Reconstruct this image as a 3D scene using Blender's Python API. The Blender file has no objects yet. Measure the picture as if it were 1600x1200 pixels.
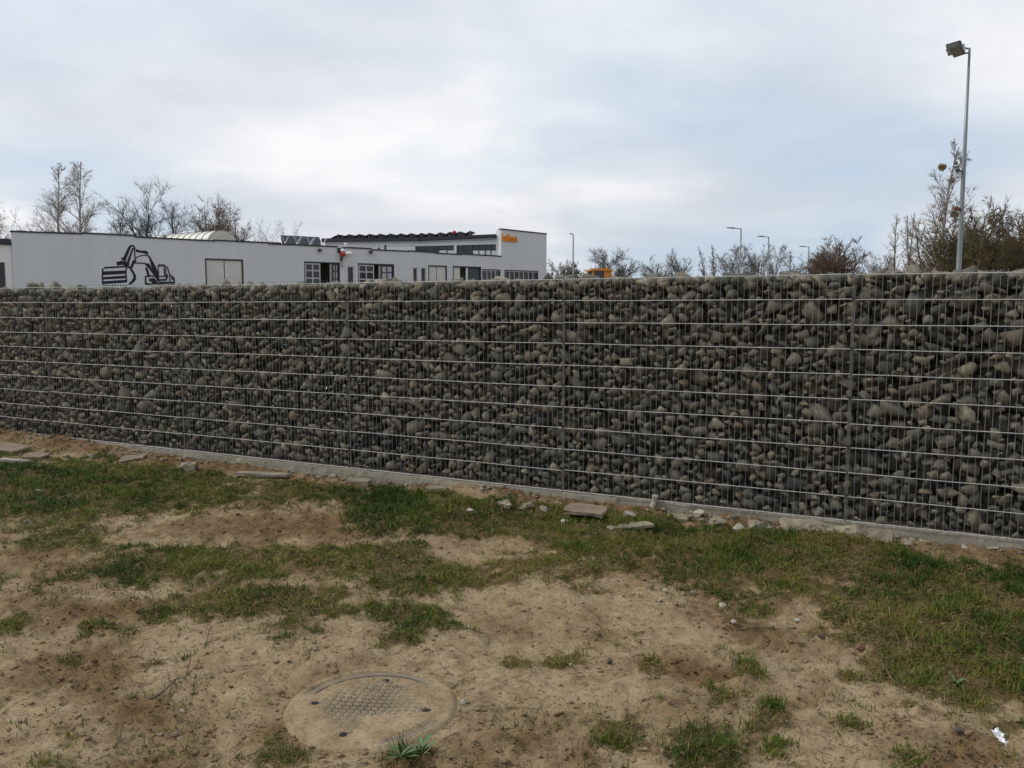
import bpy, math, random
import numpy as np
from mathutils import Vector, Matrix, noise as mnoise

R = math.radians
scene = bpy.context.scene
COL = scene.collection

# ------------------------------------------------------------------ camera
FPX, EYE = 1290.0, 1.86                      # focal length in photo pixels (1600 wide), eye height
PITCH = math.atan(120 / FPX)
cam_d = bpy.data.cameras.new('camera')
cam = bpy.data.objects.new('camera', cam_d)
COL.objects.link(cam)
cam.location = (0, 0, EYE)
cam.rotation_euler = (math.pi / 2 - PITCH, 0, 0)
cam_d.sensor_width = 36.0
cam_d.lens = 36.0 * FPX / 1600.0
cam_d.clip_start = 0.05
cam_d.clip_end = 6000
scene.camera = cam

# ------------------------------------------------------------------ light
SUN_AZ, SUN_EL = R(-79), R(44)               # azimuth from +Y, towards -X
sun_pos = Vector((math.sin(SUN_AZ) * math.cos(SUN_EL), math.cos(SUN_AZ) * math.cos(SUN_EL), math.sin(SUN_EL)))
sd = bpy.data.lights.new('sun', 'SUN')
sd.energy = 2.1
sd.angle = R(5)
sd.color = (1.0, 0.95, 0.87)
sun = bpy.data.objects.new('sun', sd)
COL.objects.link(sun)
sun.rotation_euler = (-sun_pos).to_track_quat('-Z', 'Y').to_euler()

world = bpy.data.worlds.new('World')
scene.world = world
world.use_nodes = True
wt = world.node_tree
wt.nodes.clear()
def wn(t, **kw):
    n = wt.nodes.new(t)
    for k, v in kw.items(): setattr(n, k, v)
    return n
def wl(a, b): wt.links.new(a, b)
out = wn('ShaderNodeOutputWorld'); bg = wn('ShaderNodeBackground'); wl(bg.outputs[0], out.inputs[0])
sky = wn('ShaderNodeTexSky', sky_type='NISHITA', sun_disc=False)
sky.sun_elevation = SUN_EL; sky.sun_rotation = SUN_AZ; sky.air_density = 1.0; sky.dust_density = 2.0
tc = wn('ShaderNodeTexCoord')
sep = wn('ShaderNodeSeparateXYZ'); wl(tc.outputs['Generated'], sep.inputs[0])
def wmath(op, a, b=None, clamp=False):
    n = wn('ShaderNodeMath', operation=op, use_clamp=clamp)
    for i, v in enumerate((a, b)):
        if v is None: continue
        if isinstance(v, (int, float)): n.inputs[i].default_value = v
        else: wl(v, n.inputs[i])
    return n.outputs[0]
zc = wmath('MAXIMUM', sep.outputs[2], 0.0)
den = wmath('ADD', zc, 0.16)
cx = wmath('DIVIDE', sep.outputs[0], den); cy = wmath('DIVIDE', sep.outputs[1], den)
comb = wn('ShaderNodeCombineXYZ'); wl(cx, comb.inputs[0]); wl(cy, comb.inputs[1])
def wnoise(scale, detail, rough, off, dist=0.0):
    mp = wn('ShaderNodeMapping'); mp.inputs['Location'].default_value = off
    wl(comb.outputs[0], mp.inputs[0])
    n = wn('ShaderNodeTexNoise'); wl(mp.outputs[0], n.inputs['Vector'])
    n.inputs['Scale'].default_value = scale; n.inputs['Detail'].default_value = detail
    n.inputs['Roughness'].default_value = rough; n.inputs['Distortion'].default_value = dist
    return n.outputs[0]
def wramp(fac, stops):
    r = wn('ShaderNodeValToRGB'); wl(fac, r.inputs[0])
    el = r.color_ramp.elements
    el[0].position, el[0].color = stops[0][0], (*stops[0][1], 1)
    el[1].position, el[1].color = stops[-1][0], (*stops[-1][1], 1)
    for p, c in stops[1:-1]:
        e = el.new(p); e.color = (*c, 1)
    return r.outputs[0]
n_cov = wnoise(0.55, 8, 0.52, (3.1, 1.7, 0), 0.15)
n_shade = wnoise(0.9, 7, 0.5, (8.4, 4.2, 0), 0.1)
cover = wramp(n_cov, [(0.36, (0, 0, 0)), (0.56, (1, 1, 1))])
cl = wramp(n_shade, [(0.36, (0.66, 0.695, 0.76)), (0.49, (0.775, 0.80, 0.845)), (0.62, (0.93, 0.94, 0.955))])
# thin cloud is brighter towards the veiled sun
dotn = wn('ShaderNodeVectorMath', operation='DOT_PRODUCT')
wl(tc.outputs['Generated'], dotn.inputs[0]); dotn.inputs[1].default_value = sun_pos
dd = wmath('MAXIMUM', dotn.outputs['Value'], 0.0)
glow = wmath('ADD', wmath('ADD', wmath('MULTIPLY', wmath('POWER', dd, 4.0), 0.34), 0.90), wmath('MULTIPLY', zc, 0.34))   # overcast: brighter overhead
clm = wn('ShaderNodeVectorMath', operation='SCALE'); wl(cl, clm.inputs[0]); wl(glow, clm.inputs['Scale'])
skm = wn('ShaderNodeVectorMath', operation='SCALE'); wl(sky.outputs[0], skm.inputs[0]); skm.inputs['Scale'].default_value = 0.085
veil = wn('ShaderNodeMix', data_type='RGBA'); veil.inputs[0].default_value = 0.72      # high haze veil over the blue
wl(skm.outputs[0], veil.inputs[6]); veil.inputs[7].default_value = (0.62, 0.74, 0.89, 1)
mx = wn('ShaderNodeMix', data_type='RGBA'); wl(cover, mx.inputs[0])
wl(veil.outputs[2], mx.inputs[6]); wl(clm.outputs[0], mx.inputs[7])
wl(mx.outputs[2], bg.inputs[0]); bg.inputs[1].default_value = 1.0

vs = scene.view_settings
vs.view_transform = 'Standard'; vs.look = 'None'; vs.exposure = 0.08; vs.gamma = 1.0; vs.use_curve_mapping = False
scene.render.engine = 'CYCLES'

# ------------------------------------------------------------------ pixel <-> place helpers (photo pixels, 1600 x 1200)
_f = Vector((0, math.cos(PITCH), -math.sin(PITCH))); _u = Vector((0, math.sin(PITCH), math.cos(PITCH)))
def ray(px, py): return Vector(((px - 800) / FPX, 0, 0)) + _u * (-(py - 600) / FPX) + _f
def on_ground(px, py, z=0.0):
    d = ray(px, py); t = (z - EYE) / d.z
    return Vector((d.x * t, d.y * t, z))
def at_depth(px, py, Y):
    d = ray(px, py); t = Y / d.y
    return Vector((d.x * t, Y, EYE + d.z * t))

# ------------------------------------------------------------------ numpy noise
def _hash(ix, iy, seed):
    h = (ix.astype(np.int64) * 374761393 + iy.astype(np.int64) * 668265263 + seed * 1442695041) & 0xffffffff
    h = ((h ^ (h >> 13)) * 1274126177) & 0xffffffff
    h = h ^ (h >> 16)
    return (h & 0xffffff) / float(0xffffff)
def vnoise(x, y, seed=0):
    ix = np.floor(x); iy = np.floor(y); fx = x - ix; fy = y - iy
    u = fx * fx * fx * (fx * (fx * 6 - 15) + 10); v = fy * fy * fy * (fy * (fy * 6 - 15) + 10)
    a = _hash(ix, iy, seed); b = _hash(ix + 1, iy, seed); c = _hash(ix, iy + 1, seed); d = _hash(ix + 1, iy + 1, seed)
    return (a * (1 - u) + b * u) * (1 - v) + (c * (1 - u) + d * u) * v
def fbm(x, y, seed=0, oct=4, gain=0.5):
    x = np.asarray(x, float); y = np.asarray(y, float)
    s = np.zeros_like(x); a = 1.0; t = 0
    for o in range(oct):
        ca, sa = math.cos(0.6 * o), math.sin(0.6 * o)
        s += a * vnoise((x * ca - y * sa) * 2 ** o + 17.3 * o, (x * sa + y * ca) * 2 ** o - 9.1 * o, seed + o); t += a; a *= gain
    return s / t
def sstep(a, b, x):
    t = np.clip((x - a) / (b - a), 0, 1); return t * t * (3 - 2 * t)

# ------------------------------------------------------------------ materials
def new_mat(name):
    m = bpy.data.materials.new(name); m.use_nodes = True
    nt = m.node_tree
    return m, nt, nt.nodes['Principled BSDF']
class NT:
    def __init__(s, nt): s.nt = nt
    def n(s, t, **kw):
        x = s.nt.nodes.new(t)
        for k, v in kw.items(): setattr(x, k, v)
        return x
    def l(s, a, b): s.nt.links.new(a, b)
    def noise(s, scale, detail=4, rough=0.55, vec=None, dist=0.0):
        x = s.n('ShaderNodeTexNoise'); x.inputs['Scale'].default_value = scale; x.inputs['Detail'].default_value = detail
        x.inputs['Roughness'].default_value = rough; x.inputs['Distortion'].default_value = dist
        if vec is not None: s.l(vec, x.inputs['Vector'])
        return x.outputs[0]
    def ramp(s, fac, stops, interp='LINEAR'):
        r = s.n('ShaderNodeValToRGB'); s.l(fac, r.inputs[0]); r.color_ramp.interpolation = interp
        el = r.color_ramp.elements
        el[0].position, el[0].color = stops[0][0], (*stops[0][1], 1)
        el[1].position, el[1].color = stops[-1][0], (*stops[-1][1], 1)
        for p, c in stops[1:-1]:
            e = el.new(p); e.color = (*c, 1)
        return r.outputs[0]
    def mix(s, fac, a, b, mode='MIX'):
        m = s.n('ShaderNodeMix', data_type='RGBA', blend_type=mode)
        for i, v in ((0, fac), (6, a), (7, b)):
            if isinstance(v, (int, float)): m.inputs[i].default_value = v
            elif isinstance(v, tuple): m.inputs[i].default_value = (*v, 1)
            else: s.l(v, m.inputs[i])
        return m.outputs[2]
    def math(s, op, a, b=None, clamp=False):
        n = s.n('ShaderNodeMath', operation=op, use_clamp=clamp)
        for i, v in enumerate((a, b)):
            if v is None: continue
            if isinstance(v, (int, float)): n.inputs[i].default_value = v
            else: s.l(v, n.inputs[i])
        return n.outputs[0]
    def bump(s, h, strength, dist, bsdf):
        b = s.n('ShaderNodeBump'); b.inputs['Strength'].default_value = strength; b.inputs['Distance'].default_value = dist
        s.l(h, b.inputs['Height']); s.l(b.outputs[0], bsdf.inputs['Normal'])
    def coord(s, which='Object'): return s.n('ShaderNodeTexCoord').outputs[which]

M = {}
def simple(name, col, rough=0.6, metal=0.0, var=0.15, scale=6.0, bump=0.0):
    m, nt, b = new_mat(name); k = NT(nt)
    nz = k.noise(scale, 5, 0.6, k.coord())
    lo = tuple(c * (1 - var) for c in col); hi = tuple(min(1, c * (1 + var)) for c in col)
    k.l(k.ramp(nz, [(0.3, lo), (0.7, hi)]), b.inputs['Base Color'])
    b.inputs['Roughness'].default_value = rough; b.inputs['Metallic'].default_value = metal
    if bump: k.bump(nz, bump, 0.01, b)
    M[name] = m
    return m

# galvanised wire
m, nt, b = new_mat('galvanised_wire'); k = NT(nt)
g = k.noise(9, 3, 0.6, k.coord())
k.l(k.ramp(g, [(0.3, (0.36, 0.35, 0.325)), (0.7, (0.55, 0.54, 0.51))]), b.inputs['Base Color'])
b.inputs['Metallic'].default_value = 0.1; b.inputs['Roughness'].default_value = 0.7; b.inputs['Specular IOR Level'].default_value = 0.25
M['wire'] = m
m, nt, b = new_mat('dark_wire'); k = NT(nt)  # darker tone for vertical wires and straps
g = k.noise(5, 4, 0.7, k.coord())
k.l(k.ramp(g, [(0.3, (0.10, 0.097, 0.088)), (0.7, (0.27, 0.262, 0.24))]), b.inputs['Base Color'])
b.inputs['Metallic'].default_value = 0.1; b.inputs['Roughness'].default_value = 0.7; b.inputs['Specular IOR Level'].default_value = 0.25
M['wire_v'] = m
# gabion stones: every stone its own tone
m, nt, b = new_mat('quarry_stone'); k = NT(nt)
geo = k.n('ShaderNodeNewGeometry'); oi = k.n('ShaderNodeObjectInfo')
rnd = k.math('FRACT', k.math('ADD', geo.outputs['Random Per Island'], oi.outputs['Random']))
basec = k.ramp(rnd, [(0.0, (0.032, 0.031, 0.025)), (0.14, (0.145, 0.134, 0.097)), (0.28, (0.062, 0.062, 0.053)), (0.42, (0.189, 0.172, 0.123)),
                     (0.56, (0.077, 0.077, 0.062)), (0.68, (0.224, 0.194, 0.132)), (0.80, (0.119, 0.117, 0.096)), (0.89, (0.198, 0.139, 0.090)), (0.95, (0.163, 0.152, 0.118)), (0.98, (0.299, 0.264, 0.185)), (1.0, (0.075, 0.073, 0.062))])
co = k.coord()
n1 = k.noise(11, 5, 0.6, co); n2 = k.noise(80, 3, 0.6, co)
v1 = k.ramp(n1, [(0.32, (0.72, 0.72, 0.70)), (0.55, (1.0, 1.0, 1.0)), (0.78, (1.25, 1.22, 1.14))])
v2 = k.ramp(n2, [(0.35, (0.86, 0.86, 0.86)), (0.7, (1.12, 1.12, 1.12))])
k.l(k.mix(1.0, k.mix(1.0, basec, v1, 'MULTIPLY'), v2, 'MULTIPLY'), b.inputs['Base Color'])
b.inputs['Roughness'].default_value = 0.82
k.bump(k.math('ADD', n1, k.math('MULTIPLY', n2, 0.3)), 0.3, 0.008, b)
M['stone'] = m
# concrete
def concrete(name, lo, hi, sc=5):
    m, nt, b = new_mat(name); k = NT(nt); co = k.coord()
    a = k.noise(sc, 7, 0.65, co); f = k.noise(sc * 14, 4, 0.6, co)
    c = k.ramp(a, [(0.28, lo), (0.72, hi)])
    c = k.mix(1.0, c, k.ramp(f, [(0.3, (0.78, 0.78, 0.77)), (0.7, (1.15, 1.15, 1.15))]), 'MULTIPLY')
    k.l(c, b.inputs['Base Color']); b.inputs['Roughness'].default_value = 0.9
    k.bump(k.math('ADD', a, f), 0.5, 0.01, b)
    M[name] = m
concrete('footing_concrete', (0.185, 0.160, 0.120), (0.35, 0.315, 0.250))
concrete('rubble_concrete', (0.15, 0.122, 0.082), (0.33, 0.28, 0.20), 9)
concrete('pale_stone', (0.25, 0.22, 0.165), (0.47, 0.42, 0.335), 14)
concrete('brown_slab', (0.13, 0.098, 0.064), (0.25, 0.195, 0.135), 9)
concrete('dark_clod', (0.05, 0.037, 0.032), (0.10, 0.075, 0.06), 20)
concrete('rust_clod', (0.12, 0.055, 0.032), (0.20, 0.095, 0.05), 20)
concrete('cover_iron', (0.135, 0.108, 0.072), (0.235, 0.19, 0.13), 16)
# ground
m, nt, b = new_mat('sandy_soil'); k = NT(nt); co = k.coord()
at = k.n('ShaderNodeAttribute'); at.attribute_name = 'soil'
sp = k.n('ShaderNodeSeparateColor'); k.l(at.outputs['Color'], sp.inputs[0])
big = k.noise(0.9, 6, 0.6, co); mid = k.noise(7, 6, 0.65, co); fin = k.noise(60, 5, 0.7, co); gr = k.noise(260, 3, 0.6, co)
sand = k.ramp(mid, [(0.30, (0.232, 0.163, 0.090)), (0.52, (0.330, 0.248, 0.150)), (0.72, (0.400, 0.315, 0.204))])
brown = k.ramp(mid, [(0.30, (0.112, 0.067, 0.032)), (0.6, (0.205, 0.130, 0.066)), (0.75, (0.29, 0.195, 0.105))])
thatch = k.ramp(fin, [(0.35, (0.058, 0.046, 0.016)), (0.62, (0.145, 0.104, 0.044)), (0.8, (0.24, 0.175, 0.085))])
def crisp(a, amt, lo=0.30, hi=0.62):
    q = k.math('ADD', a, k.math('MULTIPLY', k.math('SUBTRACT', fin, 0.5), amt))
    q = k.math('ADD', q, k.math('MULTIPLY', k.math('SUBTRACT', mid, 0.5), amt * 0.8))
    return k.ramp(q, [(lo, (0, 0, 0)), (hi, (1, 1, 1))])
c = k.mix(crisp(sp.outputs[1], 1.0, 0.18, 0.95), sand, brown)
c = k.mix(crisp(sp.outputs[0], 1.3), c, thatch)
c = k.mix(1.0, c, k.ramp(fin, [(0.32, (0.50, 0.47, 0.43)), (0.47, (1, 1, 1)), (0.75, (1.14, 1.14, 1.15))]), 'MULTIPLY')
c = k.mix(1.0, c, k.ramp(gr, [(0.3, (0.84, 0.84, 0.84)), (0.7, (1.14, 1.14, 1.14))]), 'MULTIPLY')
c = k.mix(1.0, c, k.ramp(big, [(0.3, (0.86, 0.84, 0.80)), (0.7, (1.08, 1.08, 1.08))]), 'MULTIPLY')
k.l(c, b.inputs['Base Color']); b.inputs['Roughness'].default_value = 0.95
b.inputs['Specular IOR Level'].default_value = 0.15
k.bump(k.math('ADD', k.math('MULTIPLY', fin, 1.0), k.math('MULTIPLY', gr, 0.45)), 0.75, 0.018, b)
M['ground'] = m
# grass blades, tint per blade: 0 dark green .. 0.6 light green .. 1 straw
def grass_mat(name, stops):
    m, nt, b = new_mat(name); k = NT(nt)
    at = k.n('ShaderNodeAttribute'); at.attribute_name = 'tint'
    k.l(k.ramp(at.outputs['Fac'], stops), b.inputs['Base Color'])
    b.inputs['Roughness'].default_value = 0.6; b.inputs['Specular IOR Level'].default_value = 0.25
    tr = k.n('ShaderNodeBsdfTranslucent'); k.l(k.ramp(at.outputs['Fac'], stops), tr.inputs['Color'])
    ms = k.n('ShaderNodeMixShader'); ms.inputs[0].default_value = 0.28
    k.l(b.outputs[0], ms.inputs[1]); k.l(tr.outputs[0], ms.inputs[2])
    k.l(ms.outputs[0], nt.nodes['Material Output'].inputs[0])
    M[name] = m
grass_mat('grass', [(0.0, (0.020, 0.052, 0.004)), (0.35, (0.058, 0.098, 0.007)), (0.62, (0.150, 0.170, 0.016)), (0.74, (0.17, 0.118, 0.036)), (1.0, (0.33, 0.235, 0.105))])
# bark
def bark(name, lo, hi):
    m, nt, b = new_mat(name); k = NT(nt)
    k.l(k.ramp(k.noise(2.5, 5, 0.7, k.coord()), [(0.3, lo), (0.7, hi)]), b.inputs['Base Color'])
    b.inputs['Roughness'].default_value = 0.9; M[name] = m
bark('birch_bark', (0.16, 0.14, 0.12), (0.40, 0.37, 0.33))
bark('birch_twig', (0.19, 0.16, 0.14), (0.33, 0.285, 0.25))
bark('dark_bark', (0.030, 0.026, 0.024), (0.065, 0.056, 0.050))
bark('grey_bark', (0.085, 0.070, 0.058), (0.16, 0.135, 0.115))
bark('grey_twig', (0.095, 0.078, 0.066), (0.17, 0.145, 0.125))
bark('brown_twig', (0.095, 0.058, 0.036), (0.17, 0.11, 0.068))
bark('olive_twig', (0.070, 0.058, 0.026), (0.14, 0.11, 0.05))
bark('mistletoe_green', (0.16, 0.15, 0.04), (0.34, 0.28, 0.08))
simple('plaster', (0.52, 0.555, 0.57), 0.9, 0, 0.035, 0.6)
m = M['plaster']; nt = m.node_tree; k = NT(nt); b = nt.nodes['Principled BSDF']
mp = k.n('ShaderNodeMapping'); mp.inputs['Scale'].default_value = (1.6, 1.6, 0.12); k.l(k.coord(), mp.inputs[0])
stk = k.ramp(k.noise(1.0, 6, 0.65, mp.outputs[0]), [(0.33, (0.505, 0.538, 0.552)), (0.5, (0.53, 0.565, 0.58)), (0.72, (0.542, 0.577, 0.592))])
k.l(stk, b.inputs['Base Color'])
simple('plaster_sunlit', (0.66, 0.68, 0.67), 0.9, 0, 0.035, 0.6)  # paler copy of the plaster: sunlight put into the side walls' colour
simple('hall_panel', (0.60, 0.63, 0.64), 0.7, 0, 0.04, 0.5)
simple('coping', (0.022, 0.026, 0.036), 0.5, 0.2, 0.2, 2)
simple('roof_felt', (0.16, 0.16, 0.165), 0.95, 0, 0.2, 1)
simple('dark_frame', (0.022, 0.026, 0.03), 0.45, 0, 0.2, 3)
simple('pale_frame', (0.42, 0.44, 0.44), 0.5, 0, 0.08, 3)
simple('gate_panel', (0.52, 0.52, 0.485), 0.6, 0, 0.06, 1.2)
simple('teal_panel', (0.035, 0.055, 0.060), 0.5, 0, 0.15, 1)
simple('door_maroon', (0.055, 0.028, 0.030), 0.5, 0, 0.2, 2)
simple('mural_paint', (0.008, 0.011, 0.022), 0.8, 0, 0.2, 2)
simple('sign_orange', (0.75, 0.245, 0.008), 0.45, 0, 0.06, 2)
simple('skylight_plastic', (0.52, 0.51, 0.44), 0.45, 0, 0.07, 1.5)
simple('skylight_rib', (0.33, 0.325, 0.28), 0.5, 0.1, 0.1, 2)
simple('zinc', (0.33, 0.34, 0.35), 0.45, 0.5, 0.12, 4)
simple('dark_metal', (0.035, 0.037, 0.042), 0.5, 0.3, 0.2, 4)
simple('white_metal', (0.72, 0.73, 0.73), 0.5, 0, 0.06, 4)
simple('red_paint', (0.42, 0.035, 0.025), 0.5, 0, 0.1, 4)
simple('solar_cell', (0.012, 0.015, 0.026), 0.25, 0, 0.2, 3)
simple('pole_paint', (0.19, 0.215, 0.22), 0.45, 0.35, 0.12, 3)
simple('lamp_glass', (0.15, 0.155, 0.15), 0.15, 0.0, 0.1, 3)
simple('machine_yellow', (0.46, 0.19, 0.015), 0.45, 0, 0.1, 3)
simple('rubber', (0.02, 0.02, 0.02), 0.9, 0, 0.2, 8)
simple('sky_bright_panel', (0.62, 0.66, 0.68), 0.3, 0, 0.08, 1)  # opaque panes; brightness of sky seen through glass put into the colour
simple('paper_white', (0.74, 0.74, 0.72), 0.7, 0, 0.08, 10)
simple('twig_wood', (0.10, 0.065, 0.04), 0.9, 0, 0.3, 20)
simple('sand_cover', (0.40, 0.312, 0.195), 0.97, 0, 0.22, 22, 0.4)
simple('weed_leaf', (0.07, 0.12, 0.03), 0.55, 0, 0.25, 30)
simple('slot_shade', (0.012, 0.010, 0.008), 0.95, 0, 0.2, 10)  # for solid slot plugs: shade of the recess put into the colour
m, nt, b = new_mat('window_glass'); b.inputs['Base Color'].default_value = (0.02, 0.024, 0.028, 1); b.inputs['Roughness'].default_value = 0.06
k = NT(nt); k.bump(k.noise(0.8, 2, 0.5, k.coord()), 0.05, 0.05, b); M['glass'] = m
m, nt, b = new_mat('reflection_pane'); b.inputs['Base Color'].default_value = (0.34, 0.375, 0.38, 1); b.inputs['Roughness'].default_value = 0.25; M['reflection'] = m  # grey of a reflection put into the pane's own colour

# ------------------------------------------------------------------ mesh helpers
class MB:
    def __init__(s): s.v = []; s.f = []
    def add(s, v, f):
        o = len(s.v); s.v += [tuple(p) for p in v]; s.f += [tuple(i + o for i in q) for q in f]; return s
    def box(s, x0, x1, y0, y1, z0, z1):
        return s.add([(x0, y0, z0), (x1, y0, z0), (x1, y1, z0), (x0, y1, z0), (x0, y0, z1), (x1, y0, z1), (x1, y1, z1), (x0, y1, z1)],
                     [(3, 2, 1, 0), (4, 5, 6, 7), (0, 1, 5, 4), (1, 2, 6, 5), (2, 3, 7, 6), (3, 0, 4, 7)])
    def slab(s, a, b2, y0, y1, th):   # box whose top runs from a=(x,z) to b2=(x,z); th below
        (x0, z0), (x1, z1) = a, b2
        return s.add([(x0, y0, z0 - th), (x1, y0, z1 - th), (x1, y1, z1 - th), (x0, y1, z0 - th), (x0, y0, z0), (x1, y0, z1), (x1, y1, z1), (x0, y1, z0)],
                     [(3, 2, 1, 0), (4, 5, 6, 7), (0, 1, 5, 4), (1, 2, 6, 5), (2, 3, 7, 6), (3, 0, 4, 7)])
    def prism(s, poly, z0, z1):       # horizontal polygon (ccw) extruded in z; z1 may be a list
        n = len(poly); z1s = z1 if isinstance(z1, (list, tuple)) else [z1] * n
        v = [(p[0], p[1], z0) for p in poly] + [(p[0], p[1], z) for p, z in zip(poly, z1s)]
        f = [tuple(range(n - 1, -1, -1)), tuple(range(n, 2 * n))] + [(i, (i + 1) % n, n + (i + 1) % n, n + i) for i in range(n)]
        return s.add(v, f)
    def plate(s, poly, y0, y1):       # polygon in xz extruded in y (front face at y0)
        n = len(poly)
        v = [(p[0], y0, p[1]) for p in poly] + [(p[0], y1, p[1]) for p in poly]
        f = [tuple(range(n)), tuple(range(2 * n - 1, n - 1, -1))] + [((i + 1) % n, i, n + i, n + (i + 1) % n) for i in range(n)]
        return s.add(v, f)
    def tube(s, pts, rad, n=8, cap=True):
        pts = [Vector(p) for p in pts]
        rads = rad if isinstance(rad, (list, tuple)) else [rad] * len(pts)
        vs = []; fs = []
        for i, p in enumerate(pts):
            d = (pts[min(i + 1, len(pts) - 1)] - pts[max(i - 1, 0)]).normalized()
            a = d.orthogonal().normalized() if i == 0 else (a - d * a.dot(d)).normalized()
            c = d.cross(a)
            for k2 in range(n):
                t = 2 * math.pi * k2 / n
                vs.append(p + (a * math.cos(t) + c * math.sin(t)) * rads[i])
        for i in range(len(pts) - 1):
            for k2 in range(n):
                fs.append((i * n + k2, i * n + (k2 + 1) % n, (i + 1) * n + (k2 + 1) % n, (i + 1) * n + k2))
        if cap: fs += [tuple(range(n - 1, -1, -1)), tuple(range((len(pts) - 1) * n, len(pts) * n))]
        return s.add(vs, fs)
    def mesh(s, name):
        me = bpy.data.meshes.new(name); me.from_pydata(s.v, [], s.f); me.update(); return me
    def build(s, name, mat, parent=None, smooth=False):
        me = s.mesh(name); me.materials.append(M[mat] if isinstance(mat, str) else mat)
        if smooth: me.polygons.foreach_set('use_smooth', [True] * len(me.polygons))
        return link(name, me, parent)
def link(name, me, parent=None):
    o = bpy.data.objects.new(name, me); COL.objects.link(o)
    if parent is not None: o.parent = parent
    return o
def tag(o, label=None, cat=None, group=None, kind=None):
    if label: o['label'] = label
    if cat: o['category'] = cat
    if group: o['group'] = group
    if kind: o['kind'] = kind
    return o
def empty(name, loc=(0, 0, 0), rz=0.0):
    o = bpy.data.objects.new(name, None); COL.objects.link(o)
    o.location = loc; o.rotation_euler = (0, 0, rz); o.empty_display_size = 0.2
    return o
def np_mesh(name, verts, tris=None, quads=None, mat=None):
    me = bpy.data.meshes.new(name)
    nv = len(verts); me.vertices.add(nv); me.vertices.foreach_set('co', np.ascontiguousarray(verts, np.float32).ravel())
    nt_ = 0 if tris is None else len(tris); nq = 0 if quads is None else len(quads)
    loops = []
    if nt_: loops.append(np.asarray(tris, np.int32).ravel())
    if nq: loops.append(np.asarray(quads, np.int32).ravel())
    lp = np.concatenate(loops); me.loops.add(len(lp)); me.loops.foreach_set('vertex_index', lp)
    st = np.concatenate([np.arange(nt_) * 3, nt_ * 3 + np.arange(nq) * 4]).astype(np.int32)
    me.polygons.add(nt_ + nq); me.polygons.foreach_set('loop_start', st)
    me.update(calc_edges=True); me.validate()
    if mat: me.materials.append(M[mat] if isinstance(mat, str) else mat)
    return me
def copy_tree(o, parent=None):
    c = o.copy(); COL.objects.link(c)
    if parent is not None: c.parent = parent
    for ch in list(o.children): copy_tree(ch, c)
    return c
def hull(pts):
    import bmesh
    bm = bmesh.new()
    for p in pts: bm.verts.new(p)
    r = bmesh.ops.convex_hull(bm, input=bm.verts)
    dead = [g for g in r['geom_interior'] + r['geom_unused'] if isinstance(g, bmesh.types.BMVert)]
    if dead: bmesh.ops.delete(bm, geom=list(set(dead)), context='VERTS')
    bmesh.ops.recalc_face_normals(bm, faces=bm.faces)
    bm.verts.index_update()
    v = [tuple(q.co) for q in bm.verts]; f = [tuple(x.index for x in q.verts) for q in bm.faces]
    bm.free()
    return v, f
def rand_hull(rng, n=13, sx=1, sy=1, sz=1, boxy=0.35):
    pts = []
    for i in range(n):
        d = Vector((rng.gauss(0, 1), rng.gauss(0, 1), rng.gauss(0, 1))).normalized()
        mxc = max(abs(d.x), abs(d.y), abs(d.z))
        d = d * (1 - boxy) + d / mxc * boxy * 0.85
        d *= rng.uniform(0.82, 1.06)
        pts.append((d.x * sx, d.y * sy, d.z * sz))
    return hull(pts)

def cut_stone(rng, sx=1, sy=1, sz=1, cuts=7):
    """a broken stone: a block split along random flat planes"""
    import bmesh
    bm = bmesh.new(); bmesh.ops.create_cube(bm, size=2.0)
    for i in range(cuts):
        d = Vector((rng.gauss(0, 1), rng.gauss(0, 1), rng.gauss(0, 1))).normalized()
        ext = abs(d.x) + abs(d.y) + abs(d.z)
        r = bmesh.ops.bisect_plane(bm, geom=bm.verts[:] + bm.edges[:] + bm.faces[:], plane_co=d * rng.uniform(0.30, 0.56) * ext, plane_no=d, clear_outer=True)
        ed = [e for e in r['geom_cut'] if isinstance(e, bmesh.types.BMEdge)]
        if ed: bmesh.ops.edgeloop_fill(bm, edges=ed)
    bmesh.ops.remove_doubles(bm, verts=bm.verts, dist=0.12)
    pts = [tuple(v.co) for v in bm.verts]; bm.free()
    c0 = [(min(q[i] for q in pts) + max(q[i] for q in pts)) / 2 for i in range(3)]; e0 = max(max(q[i] for q in pts) - min(q[i] for q in pts) for i in range(3)) / 2
    v, f = hull([((x - c0[0]) / e0 * sx, (y - c0[1]) / e0 * sy, (z - c0[2]) / e0 * sz) for x, y, z in pts])
    return v, f

# ------------------------------------------------------------------ ground: cover map and relief
# gabion wall axis, from the photo: foot of the mesh from left to right of the frame
WA = Vector((-7.2813, 11.6299, 0)); WD = Vector((0.894796, -0.446476, 0)); WN = Vector((-0.446476, -0.894796, 0))
WANG = math.atan2(WD.y, WD.x)
MC = Vector((-0.655, 3.70))                 # manhole centre
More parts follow.
